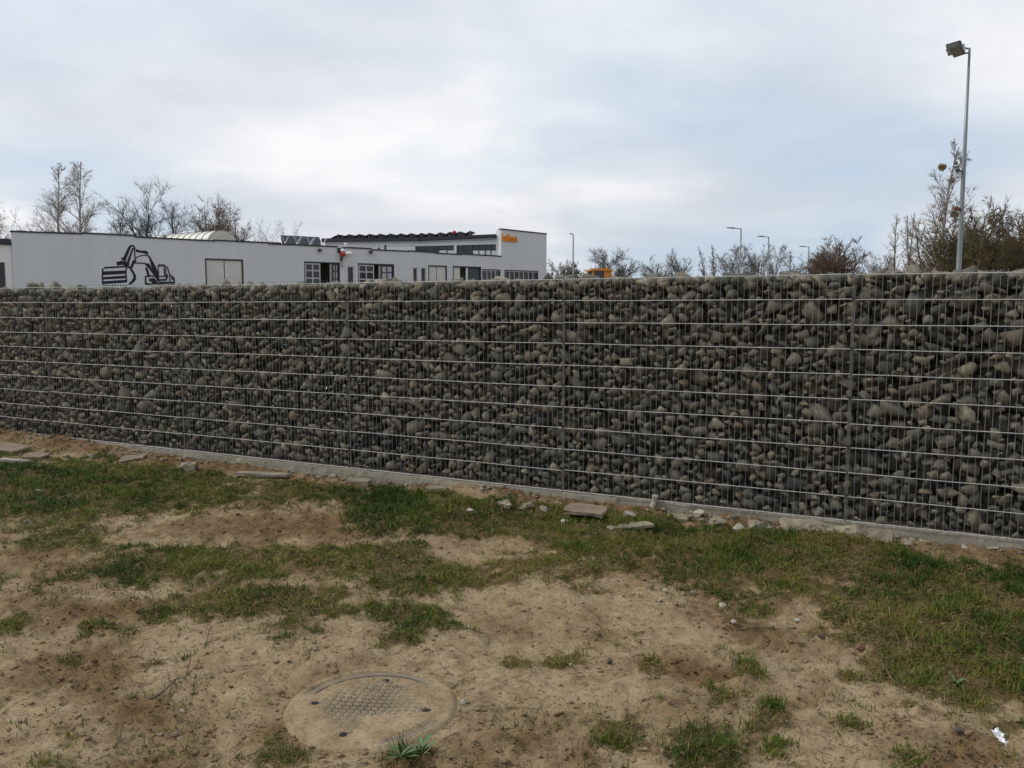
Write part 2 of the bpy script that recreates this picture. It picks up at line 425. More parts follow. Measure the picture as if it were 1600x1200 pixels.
# patches (photo pixel centre, half width px, half height px, weight): places on the ground where grass grows (+) or not (-)
PATCH = [(40, 780, 160, 62, 1), (230, 765, 190, 34, 0.9), (430, 768, 150, 22, 0.75), (620, 800, 130, 42, 1.15), (800, 815, 130, 40, 0.95), (960, 835, 170, 44, 1.15), (1190, 855, 170, 34, 1.05), (1360, 875, 150, 34, 1.0),
         (1110, 880, 150, 62, 1.0), (1280, 890, 150, 52, 0.85), (1450, 930, 160, 80, 1.0), (1560, 1000, 190, 105, 1.05), (1440, 1050, 95, 55, 0.9), (1150, 930, 110, 34, 0.75), (1330, 980, 90, 60, 0.7), (80, 855, 130, 34, 0.8), (960, 890, 120, 30, 0.7), (300, 900, 120, 24, 0.7), (640, 865, 90, 20, 0.7), (360, 955, 70, 20, 0.6), (700, 985, 60, 18, 0.5), (1120, 1040, 60, 30, 0.5),
         (190, 895, 130, 26, 0.9), (400, 880, 170, 34, 0.8), (560, 890, 160, 34, 0.9), (700, 905, 110, 22, 0.75), (830, 880, 110, 30, 0.75), (420, 950, 80, 26, 0.75), (90, 840, 120, 26, 0.7),
         (160, 985, 42, 20, 0.9), (240, 963, 28, 15, 0.85), (440, 985, 55, 20, 0.7), (108, 1042, 26, 16, 0.85), (640, 962, 60, 18, 0.65), (618, 992, 40, 14, 0.6), (205, 1045, 45, 12, 0.5),
         (800, 1030, 28, 14, 0.75), (890, 1025, 34, 9, 0.6), (1150, 1000, 46, 30, 0.6), (1170, 1050, 38, 24, 0.75), (1010, 1052, 40, 18, 0.5), (950, 1130, 85, 36, 0.62), (1105, 1176, 48, 32, 1.2), (1205, 1130, 32, 32, 1.15),
         (1325, 1140, 34, 20, 0.85), (1110, 1090, 60, 26, 0.6), (440, 1172, 48, 24, 0.6), (630, 1190, 30, 18, 0.9), (58, 934, 24, 7, 0.8), (500, 1165, 60, 12, 0.35), (905, 1192, 30, 14, 0.7), (1300, 1030, 60, 30, 0.45), (940, 930, 50, 16, 0.6), (1150, 950, 60, 18, 0.6), (1010, 1110, 40, 16, 0.5), (20, 990, 30, 12, 0.5),
         (430, 822, 130, 26, -0.85), (60, 880, 120, 26, -0.6), (770, 862, 70, 20, -0.75), (230, 848, 90, 10, -0.3), (1210, 930, 80, 24, -0.35), (1400, 905, 50, 12, -0.3), (1010, 945, 90, 26, -0.5), (1240, 985, 70, 26, -0.4), (880, 965, 80, 20, -0.5)]
BROWN = [(430, 822, 150, 32, 1), (60, 880, 140, 30, 0.8), (200, 1100, 200, 60, 0.45), (1180, 970, 170, 40, 0.6), (330, 1130, 130, 50, 0.4), (130, 960, 150, 26, 0.6), (720, 1105, 40, 40, 0.6), (1440, 1110, 120, 26, 0.5), (870, 985, 160, 20, 0.35), (1560, 1180, 90, 30, 0.5), (960, 1050, 200, 40, 0.3)]
def _gp(L):
    res = []
    for (x, y, rx, ry, w) in L:
        c = on_ground(x, y); e = on_ground(x + rx, y); t = on_ground(x, y - ry); bo = on_ground(x, min(y + ry, 1500))
        res.append((c.x, (t.y + bo.y) / 2, abs(e.x - c.x), abs(t.y - bo.y) / 2, w, c.x / c.y))
    return res
GP, BP = _gp(PATCH), _gp(BROWN)
def blobs(L, x, y):
    s = np.zeros_like(x); neg = np.zeros_like(x)
    for (cx_, cy_, rx, ry, w, sl) in L:
        q = ((x - cx_ - sl * (y - cy_)) / rx) ** 2 + ((y - cy_) / ry) ** 2
        g_ = w * np.exp(-0.75 * q)
        if w > 0: s = np.maximum(s, g_)
        else: neg = np.minimum(neg, g_)
    return s + neg
def wall_dist(x, y): return (x - WA.x) * WN.x + (y - WA.y) * WN.y      # >0 on the camera's side
def wall_s(x, y): return (x - WA.x) * WD.x + (y - WA.y) * WD.y
def cover_map(x, y):
    n = fbm(x * 1.6, y * 1.6, 5, 4); n2 = fbm(x * 7, y * 7, 9, 3)
    n3 = fbm(x * 22, y * 22, 13, 2)
    c_ = blobs(GP, x, y) * 1.15 + (n - 0.5) * 0.95 + (n2 - 0.5) * 1.15 + (n3 - 0.5) * 0.6
    w = wall_dist(x, y)
    c_ = np.where(w < 9, c_, 0.5)
    strip = 1 - sstep(0.10, 0.42 + 0.25 * fbm(wall_s(x, y) * 1.1, x * 0, 3, 3), w)      # bare rubbly strip along the footing
    c_ = c_ - strip * 0.9
    md = np.hypot(x - MC.x, y - MC.y)
    c_ = c_ - 1.5 * (1 - sstep(0.36, 0.46, md))
    return np.clip((c_ - 0.19) / 0.60, 0, 1)
def brown_map(x, y):
    w = wall_dist(x, y)
    strip = 1 - sstep(0.2, 0.7, w)
    lowc = np.clip(blobs(GP, x, y), 0, 1) * 0.6
    return np.clip(np.maximum(np.maximum(blobs(BP, x, y), lowc), strip * 0.75) + (fbm(x * 2.2, y * 2.2, 21, 6, 0.68) - 0.44) * 2.5, 0, 1)
def relief(x, y, cov=None, brn=None):
    x = np.asarray(x, float); y = np.asarray(y, float)
    near = (1 - sstep(9, 16, np.hypot(x, y - 4)))
    if cov is None: cov = cover_map(x, y)
    if brn is None: brn = brown_map(x, y)
    h = (fbm(x * 0.7, y * 0.7, 31, 3) - 0.5) * 0.09
    h += (fbm(x * 3.2, y * 3.2, 41, 3) - 0.5) * 0.065
    rough = 0.55 + 1.0 * brn + 0.35 * cov
    cl_ = fbm(x * 13, y * 13, 51, 3, 0.55); h += (np.abs(cl_ - 0.5) * 2) * 0.040 * rough
    h += (fbm(x * 30, y * 30, 61, 2) - 0.5) * 0.026 * rough
    h += cov * 0.012
    w = wall_dist(x, y); s_ = wall_s(x, y)
    bank = (1 - sstep(0.0, 0.75, w)) * (fbm(s_ * 0.9, s_ * 0, 71, 4) * 0.16 - 0.035) + (1 - sstep(0, 0.9, w)) * (1 - sstep(0.5, 3.6, s_)) * 0.05
    h += np.where(w > -0.6, bank, 0)
    md = np.hypot(x - MC.x, y - MC.y); k_ = 1 - sstep(0.36, 0.62, md)
    h = h * (1 - k_) + k_ * (-0.003 + 0.008 * (fbm(x * 9, y * 9, 81, 3) - 0.35))
    h = np.where(md < 0.355, -0.05, h)
    return h * near
def ground_z(x, y): return float(relief(np.array([x]), np.array([y]))[0])

def axis(lo, hi, step, far, grow=1.35):
    a = list(np.arange(lo, hi + step / 2, step)); d = step
    while a[-1] < far: d *= grow; a.append(a[-1] + d)
    d = step
    while a[0] > -far: d *= grow; a.insert(0, a[0] - d)
    return np.array(a)
ax = axis(-8.4, 5.0, 0.024, 2500)
ylist = [2.6]
while ylist[-1] < 12.4: ylist.append(ylist[-1] + 0.0138 + 0.0030 * (ylist[-1] - 2.6))
d_ = 0.05
while ylist[-1] < 2500: d_ *= 1.35; ylist.append(ylist[-1] + d_)
d_ = 0.0125
while ylist[0] > -400: d_ *= 1.4; ylist.insert(0, ylist[0] - d_)
ay = np.array(ylist)
GX, GY = np.meshgrid(ax, ay)
gx, gy = GX.ravel(), GY.ravel()
cov = cover_map(gx, gy); brn = brown_map(gx, gy)
gz = relief(gx, gy, cov, brn)
nx_, ny_ = len(ax), len(ay)
ii = (np.arange(ny_ - 1)[:, None] * nx_ + np.arange(nx_ - 1)[None, :]).ravel()
quads = np.stack([ii, ii + 1, ii + 1 + nx_, ii + nx_], 1)
gm = np_mesh('ground', np.stack([gx, gy, gz], 1), quads=quads, mat='ground')
ca = gm.color_attributes.new('soil', 'FLOAT_COLOR', 'POINT')
ca.data.foreach_set('color', np.stack([cov, brn, cov * 0, cov * 0 + 1], 1).astype(np.float32).ravel())
gm.polygons.foreach_set('use_smooth', np.ones(len(gm.polygons), bool))
ground = tag(link('ground', gm), kind='structure')
#PART2

# ------------------------------------------------------------------ gabion wall
rng = random.Random(4)
ZB = 0.12                                     # underside of the wire mesh
gab = empty('gabion_fence', WA, WANG)          # local x along the wall, y into it, z up
tag(gab, 'long gabion wall of dark quarry stones behind galvanised wire mesh on a concrete footing', 'wall')
GX0, GX1, GDEPTH = -3.88, 16.21, 0.50
JOINTS = [-3.88, -1.37, 1.14, 3.65, 6.17, 8.68, 11.19, 13.70, 16.21]
# footing: one long cast strip with a slightly ragged face
prof = [(-0.012, -0.30), (-0.014, -0.02), (-0.015, 0.05), (-0.012, 0.098), (-0.002, 0.112), (0.10, 0.114), (GDEPTH + 0.02, 0.114), (GDEPTH + 0.02, -0.30)]
nseg = 520; fv = []; ff = []
for i in range(nseg + 1):
    x = GX0 + (GX1 - GX0) * i / nseg
    step = 0.0 if x < 9.25 else 0.012
    for j, (yy, zz) in enumerate(prof):
        if j < 5:
            nz = mnoise.noise(Vector((x * 3, j * 0.7, 1))) * 0.006 + mnoise.noise(Vector((x * 17, j * 2.1, 5))) * 0.006
            yy = yy + nz + step
            if j in (3, 4): zz = zz + mnoise.noise(Vector((x * 9, 3, j))) * 0.009 + mnoise.noise(Vector((x * 31, 3, j))) * 0.005 - max(0, mnoise.noise(Vector((x * 2.3, 9, j))) - 0.35) * 0.05
        fv.append((x, yy, zz))
n_ = len(prof)
for i in range(nseg):
    for j in range(n_):
        a_, b_ = i * n_ + j, i * n_ + (j + 1) % n_
        ff.append((a_, b_, b_ + n_, a_ + n_))
ff += [tuple(range(n_)), tuple(range(nseg * n_ + n_ - 1, nseg * n_ - 1, -1))]
MB().add(fv, ff).build('concrete_footing', 'footing_concrete', gab)
# wire panels
def rod(L, r, axis_, sides=6):
    return MB().tube([(0, 0, 0), ((L, 0, 0) if axis_ == 'x' else (0, 0, L))], r, sides)
PW = 2.49
def bent(L, r, axis_, seed, amp, sides=6, n=10):
    pts = []
    for i in range(n + 1):
        q = L * i / n; wob = mnoise.noise(Vector((q * 1.3, seed * 7.7, 0))) * amp; w2 = mnoise.noise(Vector((q * 2.1, seed * 3.1, 5))) * amp * 0.5
        pts.append((q, wob, w2) if axis_ == 'x' else (w2, wob, q))
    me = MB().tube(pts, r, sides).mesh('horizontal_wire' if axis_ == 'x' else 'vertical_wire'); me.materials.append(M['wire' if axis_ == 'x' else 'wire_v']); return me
hws = [bent(PW, 0.0036, 'x', q, 0.007) for q in range(8)]
vws = [bent(2.028, 0.0021, 'z', 20 + q, 0.005) for q in range(12)]
for i in range(len(JOINTS) - 1):
    x0 = JOINTS[i] + 0.01
    outer = i in (0, len(JOINTS) - 2)
    edge = MB().tube([(0, 0, 0), (PW, 0, 0)], 0.0044, 6)      # bottom rail of the panel carries the rest
    pan = edge.build('mesh_panel', 'wire', gab); pan.location = (x0, -0.0085, ZB)
    pr = random.Random(50 + i)
    pan.rotation_euler = (0, pr.uniform(-0.0012, 0.0012), 0)
    if outer:
        mb = MB()
        for j in range(1, 11): mb.tube([(0, 0, 0.2 * j), (PW, 0, 0.2 * j)], 0.0042, 5)
        for q in range(51): mb.tube([(0.0 + q * PW / 50, 0.0065, 0), (q * PW / 50, 0.0065, 2.028)], 0.0023, 4)
        tag(mb.build('wires', 'wire', pan), kind='stuff')
        continue
    for j in range(1, 11):
        o = link('horizontal_wire', hws[pr.randrange(8)], pan); o.location = (0, pr.uniform(-0.001, 0.001), 0.2 * j + pr.uniform(-0.003, 0.003))
        o.rotation_euler = (0, pr.uniform(-0.0016, 0.0016), 0)
    for q in range(51):
        o = link('vertical_wire', vws[pr.randrange(12)], pan); o.location = (q * PW / 50 + pr.uniform(-0.0025, 0.0025), 0.006, 0.0)
        o.rotation_euler = (pr.uniform(0, 0.002), pr.uniform(-0.002, 0.002), 0)
for jx in JOINTS[1:-1]:                       # slim flat straps behind the joints, with clips
    p = MB().box(jx - 0.003, jx + 0.003, 0.002, 0.02, 0.114, 2.10).build('joint_strap', 'wire_v', gab)
    for j in range(1, 10, 2):
        MB().box(jx - 0.013, jx + 0.013, -0.015, 0.001, ZB + 0.2 * j + 0.008, ZB + 0.2 * j + 0.024).build('clip', 'dark_metal', p)
mb = MB()                                     # mesh at the back of the cage
for j in range(11): mb.tube([(GX0, GDEPTH + 0.008, ZB + 0.2 * j), (GX1, GDEPTH + 0.008, ZB + 0.2 * j)], 0.0042, 4)
for q in range(int((GX1 - GX0) / 0.1)): mb.tube([(GX0 + q * 0.1, GDEPTH + 0.014, ZB), (GX0 + q * 0.1, GDEPTH + 0.014, ZB + 2.02)], 0.003, 3)
tag(mb.build('back_mesh', 'wire', gab), kind='stuff')
# stones: packed big to small; front layer first, then layers behind it
shapes = []
for i in range(60):
    r_ = random.Random(900 + i)
    v, f = cut_stone(r_, 1.0, r_.uniform(0.6, 0.9), r_.uniform(0.6, 0.95), r_.randint(4, 6))
    shapes.append((np.array(v), np.array([q for q in f if len(q) == 3], np.int32)))
plain = [rand_hull(random.Random(400 + i), 8, 1.0, 0.8, 0.75, 0.5) for i in range(16)]      # for stones deep in the fill
plain = [(np.array(v), np.array([q for q in f if len(q) == 3], np.int32)) for v, f in plain]
def pack(seed, x0, x1, z0, z1, sizes, gap=0.80):
    r_ = np.random.RandomState(seed); cell = 0.12; grid = {}; res = []
    for (rad, tries) in sizes:
        for t in range(int(tries * (x1 - x0))):
            rr = rad * r_.uniform(0.82, 1.18); x = r_.uniform(x0, x1); z = r_.uniform(z0 + rr * 0.55, z1)
            ci, cj = int(x / cell), int(z / cell); ok = True
            for a_ in range(ci - 2, ci + 3):
                for b_ in range(cj - 2, cj + 3):
                    for (x2, z2, r2) in grid.get((a_, b_), ()):
                        if (x - x2) ** 2 + (z - z2) ** 2 < ((rr + r2) * gap) ** 2: ok = False; break
                    if not ok: break
                if not ok: break
            if ok: grid.setdefault((ci, cj), []).append((x, z, rr)); res.append((x, z, rr))
    return res
TOP = ZB + 1.985
front = pack(11, GX0 + 0.02, GX1 - 0.02, 0.115, TOP - 0.02, [(0.080, 4), (0.060, 22), (0.046, 90), (0.037, 260), (0.028, 380), (0.020, 240)], 0.82)
mid = pack(12, GX0 + 0.02, GX1 - 0.02, 0.115, TOP, [(0.07, 50), (0.05, 160), (0.037, 240)], 0.70)
core2 = [(GX0 + 0.05 + 0.1 * (i + random.Random(i * 31 + j).uniform(-.3, .3)), 0.17 + 0.1 * (j + random.Random(i * 17 + j * 5).uniform(-.3, .3)), 0.104) for i in range(int((GX1 - GX0 - 0.1) / 0.1)) for j in range(19)]
core3 = [(x + 0.05, z - 0.05, r) for (x, z, r) in core2]
back = pack(13, GX0 + 0.02, GX1 - 0.02, 0.115, TOP, [(0.09, 80), (0.065, 120), (0.05, 100)])
core = pack(14, GX0 + 0.02, GX1 - 0.02, 0.115, TOP - 0.03, [(0.11, 160), (0.085, 260)], 0.55)
r_ = np.random.RandomState(77)
def rmat(ax_, ay_, az_):
    return np.array(Matrix.Rotation(az_, 3, 'Z') @ Matrix.Rotation(ay_, 3, 'Y') @ Matrix.Rotation(ax_, 3, 'X'))
stones = []
for (lst, lay) in ((front, 0), (mid, 1), (core, 2), (core2, 2), (core3, 5), (back, 3)):
    for (x, z, rr) in lst:
        si = r_.randint(len(shapes)); v, f = shapes[si] if lay < 2 else plain[si % len(plain)]
        spin = r_.uniform(-0.7, 0.7) if r_.rand() < 0.68 else r_.uniform(0, math.pi)     # most lie on their flat side
        tl = 0.22 if r_.rand() < 0.6 else 0.55          # most have a flat side pressed to the mesh
        Rm = rmat(r_.uniform(-tl, tl), spin, r_.uniform(-tl, tl) + (math.pi if r_.rand() < 0.5 else 0))
        sc = rr * (r_.uniform(0.95, 1.15) if lay == 0 else 1.1 if lay == 1 else 1.25)
        P = (v * np.array([sc * 1.16, sc, sc])) @ Rm.T
        if lay == 0: yc = 0.007 - P[:, 1].min() + max(0, r_.exponential(0.008))
        elif lay == 1: yc = 0.215 + r_.uniform(-0.02, 0.02)
        elif lay == 2: yc = 0.31 + r_.uniform(-0.015, 0.015)
        elif lay == 5: yc = 0.375
        else: yc = GDEPTH - 0.004 - P[:, 1].max()
        zc_ = z
        if zc_ + P[:, 2].min() < 0.116: zc_ = 0.116 - P[:, 2].min()
        stones.append((lay, x, yc, zc_, rr, si, P, f))
# cap stones heaped along the top edge
top_pts = pack(15, GX0 + 0.05, GX1 - 0.05, 0.0, GDEPTH - 0.02, [(0.070, 14), (0.058, 40), (0.046, 70), (0.036, 80)])
for (x, y, rr) in top_pts:
    si = r_.randint(len(shapes)); v, f = shapes[si]
    Rm = rmat(r_.uniform(-0.4, 0.4), r_.uniform(-0.35, 0.35), r_.uniform(0, 6.28)); sc = rr * r_.uniform(0.8, 1.0)
    P = (v * np.array([sc * 1.1, sc * 1.1, sc])) @ Rm.T
    hv = 1.5 * float(fbm(np.array([x * 1.4]), np.array([3.0]), 7, 3)[0]) - 0.35
    lift = min(1.0, max(0.0, (x - 3.0) / 6.0))          # the fill stands a little prouder towards the near end
    zc_ = TOP - 0.004 + (0.004 + rr * hv * 0.45) * lift - P[:, 2].max() * (1 - 0.45 * lift)
    yc = max(y, 0.008 - P[:, 1].min()); yc = min(yc, GDEPTH - P[:, 1].max())
    stones.append((4, x, yc, zc_, rr, si, P, f))
# the 300 that show largest (near the viewer, in front) are parts of their own
def shown(s):
    lay, x, yc, z, rr = s[:5]
    if not (0.05 < x < 12.4) or lay not in (0, 4): return 0
    wpt = WA + WD * x; return rr / math.hypot(wpt.x, wpt.y)
order = sorted(range(len(stones)), key=lambda i: -shown(stones[i]))
solo = set(order[:300])
VV, TT, o_ = [], [], 0
for i, (lay, x, yc, zc_, rr, si, P, f) in enumerate(stones):
    if i in solo:
        me = np_mesh('stone', P, tris=f, mat='stone'); o = link('stone', me, gab); o.location = (x, yc, zc_)
    else:
        VV.append(P + np.array([x, yc, zc_])); TT.append(f + o_); o_ += len(P)
tag(link('stone_fill', np_mesh('stone_fill', np.concatenate(VV), tris=np.concatenate(TT), mat='stone'), gab), kind='stuff')

# ------------------------------------------------------------------ manhole cover
mh = empty('manhole_cover', (MC.x, MC.y, 0), R(-6))
tag(mh, 'round manhole cover half buried in sand with a grid of square studs', 'manhole cover')
def annulus(r0, r1, z0, z1, n=72):
    mb = MB(); v = []; f = []
    for i in range(n):
        t = 2 * math.pi * i / n; c_, s_ = math.cos(t), math.sin(t)
        v += [(c_ * r0, s_ * r0, z0), (c_ * r1, s_ * r1, z0), (c_ * r1, s_ * r1, z1), (c_ * (r1 - 0.004), s_ * (r1 - 0.004), z1 + 0.002), (c_ * r0, s_ * r0, z1 + 0.002)]
    for i in range(n):
        a_, b_ = i * 5, ((i + 1) % n) * 5
        for q in range(5): f.append((a_ + q, b_ + q, b_ + (q + 1) % 5, a_ + (q + 1) % 5))
    return mb.add(v, f)
annulus(0.326, 0.358, -0.06, 0.002).build('frame_ring', 'cover_iron', mh)
v = []; f = []
nl = 72
for i in range(nl):
    t = 2 * math.pi * i / nl; v += [(math.cos(t) * 0.320, math.sin(t) * 0.320, -0.05), (math.cos(t) * 0.320, math.sin(t) * 0.320, 0.0005), (math.cos(t) * 0.317, math.sin(t) * 0.317, 0.003)]
f = [(i * 3, ((i + 1) % nl) * 3, ((i + 1) % nl) * 3 + 1, i * 3 + 1) for i in range(nl)] + [(i * 3 + 1, ((i + 1) % nl) * 3 + 1, ((i + 1) % nl) * 3 + 2, i * 3 + 2) for i in range(nl)] + [tuple(i * 3 + 2 for i in range(nl))]
MB().add(v, f).build('lid', 'cover_iron', mh)
# sand lying on the lid: thin where the studs show
def sand_h(x, y):
    n = fbm(x * 6 + 3, y * 6 + 9, 15, 3) - 0.5; n2 = fbm(x * 26, y * 26, 16, 3) - 0.5
    r0 = np.hypot(x, y)
    side = sstep(0.0, 0.13, x - 0.25 * y) * 0.0055 * sstep(-0.30, 0.0, y + 0.12)
    side = side + sstep(0.05, 0.16, -x - 0.05) * 0.0035
    edge = sstep(0.19, 0.27, r0) * 0.005
    return 0.0052 + side * 0.75 + edge * 0.8 + n * 0.0090 + n2 * 0.0060
sv = []; nr, na = 64, 170
for i in range(nr + 1):
    for j in range(na):
        t = 2 * math.pi * j / na; rad = 0.43 * i / nr
        sv.append((rad * math.cos(t), rad * math.sin(t)))
sv = np.array(sv); hz = sand_h(sv[:, 0], sv[:, 1])
rr_ = np.hypot(sv[:, 0], sv[:, 1]); aa_ = np.arctan2(sv[:, 1], sv[:, 0])
bare = sstep(0.295, 0.318, rr_) * (1 - sstep(0.352, 0.37, rr_)) * np.maximum(sstep(0.35, 0.6, np.sin(aa_ - 0.25)), sstep(0.80, 0.97, np.cos(aa_ + 0.72)))     # rim swept clear at the back and lower right
hz = hz - bare * (0.016 + 0.012 * (fbm(sv[:, 0] * 14, sv[:, 1] * 14, 19, 3) - 0.6)) - sstep(0.372, 0.425, rr_) * 0.035
hz = hz + sstep(0.34, 0.37, rr_) * 0.004
for (kx, ky) in ((0.0, 0.262), (-0.272, 0.0), (0.262, -0.012), (-0.055, -0.262)):
    hz = hz - 0.012 * np.exp(-(((sv[:, 0] - kx) / 0.022) ** 2 + ((sv[:, 1] - ky) / 0.020) ** 2))
qd = [(i * na + j, i * na + (j + 1) % na, (i + 1) * na + (j + 1) % na, (i + 1) * na + j) for i in range(1, nr) for j in range(na)]
td = [(0, na + j, na + (j + 1) % na) for j in range(na)]
me = np_mesh('sand_layer', np.column_stack([sv, hz]), tris=np.array(td), quads=np.array(qd), mat='ground')
me.polygons.foreach_set('use_smooth', np.ones(len(me.polygons), bool)); link('sand_layer', me, mh)
stud = MB().add([(-.0125, -.0125, 0), (.0125, -.0125, 0), (.0125, .0125, 0), (-.0125, .0125, 0), (-.0105, -.0105, .0075), (.0105, -.0105, .0075), (.0105, .0105, .0075), (-.0105, .0105, .0075)],
                [(4, 5, 6, 7), (0, 1, 5, 4), (1, 2, 6, 5), (2, 3, 7, 6), (3, 0, 4, 7)]).mesh('square_stud'); stud.materials.append(M['cover_iron'])
for i in range(-7, 8):
    for j in range(-7, 8):
        x, y = i * 0.0345 + j * 0.004, j * 0.0345
        if math.hypot(x, y) < 0.245 and sand_h(np.array([x]), np.array([y]))[0] < 0.0125:
            o = link('square_stud', stud, mh); o.location = (x, y, 0.003)
for (kx, ky, rx, ry) in ((0.0, 0.262, 0.017, 0.024), (-0.272, 0.0, 0.032, 0.013), (0.262, -0.012, 0.028, 0.016), (-0.055, -0.262, 0.018, 0.020)):
    pts = []; n = 18
    rk = random.Random(int(kx * 1000) + 5)
    for i in range(n):
        t = 2 * math.pi * i / n; q = rk.uniform(0.75, 1.15); pts.append((kx + rx * math.cos(t) * q, ky + ry * math.sin(t) * q))
    hb = 0.0060 + max(0, float(sand_h(np.array([kx]), np.array([ky]))[0]) - 0.010)
    MB().prism(pts, 0.0, hb).build('lifting_slot', 'slot_shade', mh)

# ------------------------------------------------------------------ buildings
VPX = 2700
FD = Vector((ray(VPX, 480).x, ray(VPX, 480).y, 0)).normalized(); FNv = Vector((FD.y, -FD.x, 0))
_p0 = at_depth(320, 480, 60); _p0.z = 0
def _cut(px, py, P, N):
    d = ray(px, py); o = Vector((0, 0, EYE)); t = (P - o).dot(N) / d.dot(N); return o + d * t
_c = _cut(17, 480, _p0, FNv); CORNER = Vector((_c.x, _c.y, 0))
def fac(px, py):                               # photo pixel -> (distance along the facade, height)
    q = _cut(px, py, CORNER, FNv); return ((q - CORNER).dot(FD), q.z)
FANG = math.atan2(FD.y, FD.x)
wb = empty('workshop_building', CORNER, FANG)
tag(wb, 'long low pale grey workshop with an excavator mural and orange lettering on its tall end', 'building')
segs = [(17, 362.5, 129, 366.3), (129, 365.0, 211, 369.2), (211, 371.0, 335, 377.6), (335, 376.3, 419, 380.3), (419, 381.8, 527, 386.3), (527, 389, 538, 389.5), (538, 387.6, 580, 389.4),
        (580, 391.0, 640, 393.6), (640, 392.8, 681, 395.6), (681, 396.4, 721, 398.5), (721, 397.6, 760, 399.9), (760, 399.6, 783, 401.3), (783, 358.6, 854, 366.2)]
FS = [(*fac(a, b_), *fac(c_, d_)) for (a, b_, c_, d_) in segs]
opens = [(320, 380, 403.5), (475, 531, 408.3), (542, 553.5, 415.3), (559, 616, 411), (645, 652.5, 418), (657.5, 665.5, 418.2), (669, 698.5, 414.2), (707.5, 752, 415.4), (753, 782, 420.3), (788, 841, 421.5)]
OP = []
for (a, b_, t_) in opens:
    s0, z0 = fac(a, t_); s1, _ = fac(b_, t_); OP.append((s0, s1, z0))
TH = 0.35
wall = MB()
def wstrip(s0, s1, zb, za, zc2):
    wall.add([(s0, 0, zb), (s1, 0, zb), (s1, TH, zb), (s0, TH, zb), (s0, 0, za), (s1, 0, zc2), (s1, TH, zc2), (s0, TH, za)],
             [(3, 2, 1, 0), (4, 5, 6, 7), (0, 1, 5, 4), (1, 2, 6, 5), (2, 3, 7, 6), (3, 0, 4, 7)])
for (s0, z0, s1, z1) in FS:
    cuts = sorted({s0, s1} | {q for o in OP for q in o[:2] if s0 < q < s1})
    for a, b_ in zip(cuts[:-1], cuts[1:]):
        mm = (a + b_) / 2; za = z0 + (z1 - z0) * (a - s0) / (s1 - s0); zb_ = z0 + (z1 - z0) * (b_ - s0) / (s1 - s0)
        hit = [o for o in OP if o[0] - 1e-6 < mm < o[1] + 1e-6]
        wstrip(a, b_, hit[0][2] if hit else -0.2, za, zb_)
sT, sR = FS[-1][0], FS[-1][2]
# rear, side and tall-block walls
BL = 15.0
_x0 = FS[0][0]
wall.add([(_x0, TH, -0.2), (_x0, BL, -0.2), (_x0, BL, FS[0][1] - 0.5), (_x0, TH, FS[0][1] - 0.5), (_x0 + 0.3, TH, -0.2), (_x0 + 0.3, BL, -0.2), (_x0 + 0.3, BL, FS[0][1] - 0.5), (_x0 + 0.3, TH, FS[0][1] - 0.5)],
         [(0, 3, 2, 1), (4, 5, 6, 7), (3, 7, 6, 2), (1, 2, 6, 5)])
wall.prism([(_x0 + 0.3, BL - 0.3), (sT, 0.9), (sT, 1.2), (_x0 + 0.3, BL)], -0.2, FS[4][1] - 0.6)
wall.build('wall', 'plaster', wb)
# roofs
MB().prism([(_x0 + 0.3, TH), (sT - 0.05, TH), (sT - 0.05, 0.88), (_x0 + 0.3, BL - 0.3)], FS[-2][3] - 0.55, [FS[0][1] - 0.45, FS[-2][3] - 0.3, FS[-2][3] - 0.3, FS[0][1] - 0.6]).build('roof', 'roof_felt', wb)
blk = MB()
blk.prism([(sT, TH), (sT + 0.3, TH), (sT + 0.3, 0.85), (sT, 0.85)], -0.2, [FS[-1][1], FS[-1][1], FS[-1][1], FS[-1][1]])
blk.prism([(sR - 0.3, TH), (sR, TH), (sR, 7.0), (sR - 0.3, 6.6)], -0.2, FS[-1][3])
blk.build('tower_side_wall', 'plaster_sunlit', wb)
MB().prism([(sT + 0.01, TH), (sR - 0.01, TH), (sR - 0.01, 6.6), (sT + 0.01, 0.84)], FS[-1][3] - 0.7, [FS[-1][1] - 0.12, FS[-1][3] - 0.12, FS[-1][3] - 0.12, FS[-1][1] - 0.12]).build('tower_roof', 'roof_felt', wb)
for (s0, z0, s1, z1) in FS:
    MB().slab((s0 - 0.02, z0 + 0.10), (s1 + 0.02, z1 + 0.10), -0.06, TH + 0.05, 0.098).build('parapet_coping', 'coping', wb)
# end wing at the far left, set back from the facade
lw = fac(15, 380)
MB().prism([(-9, 0.12), (FS[0][0] - 0.01, 0.12), (FS[0][0] - 0.01, BL - 1), (-9, BL - 1)], -0.2, lw[1] - 0.1).build('end_wing', 'plaster_sunlit', wb)
MB().prism([(-9.2, -0.05), (FS[0][0] - 0.03, -0.05), (FS[0][0] - 0.03, BL - 1), (-9.2, BL - 1)], lw[1] - 0.08, lw[1] + 0.28).build('end_wing_roof', 'coping', wb)
a = fac(-30, 409); b_ = fac(7, 409)
MB().box(a[0], b_[0], 0.08, 0.118, 0, a[1]).build('end_wing_door', 'dark_frame', wb)

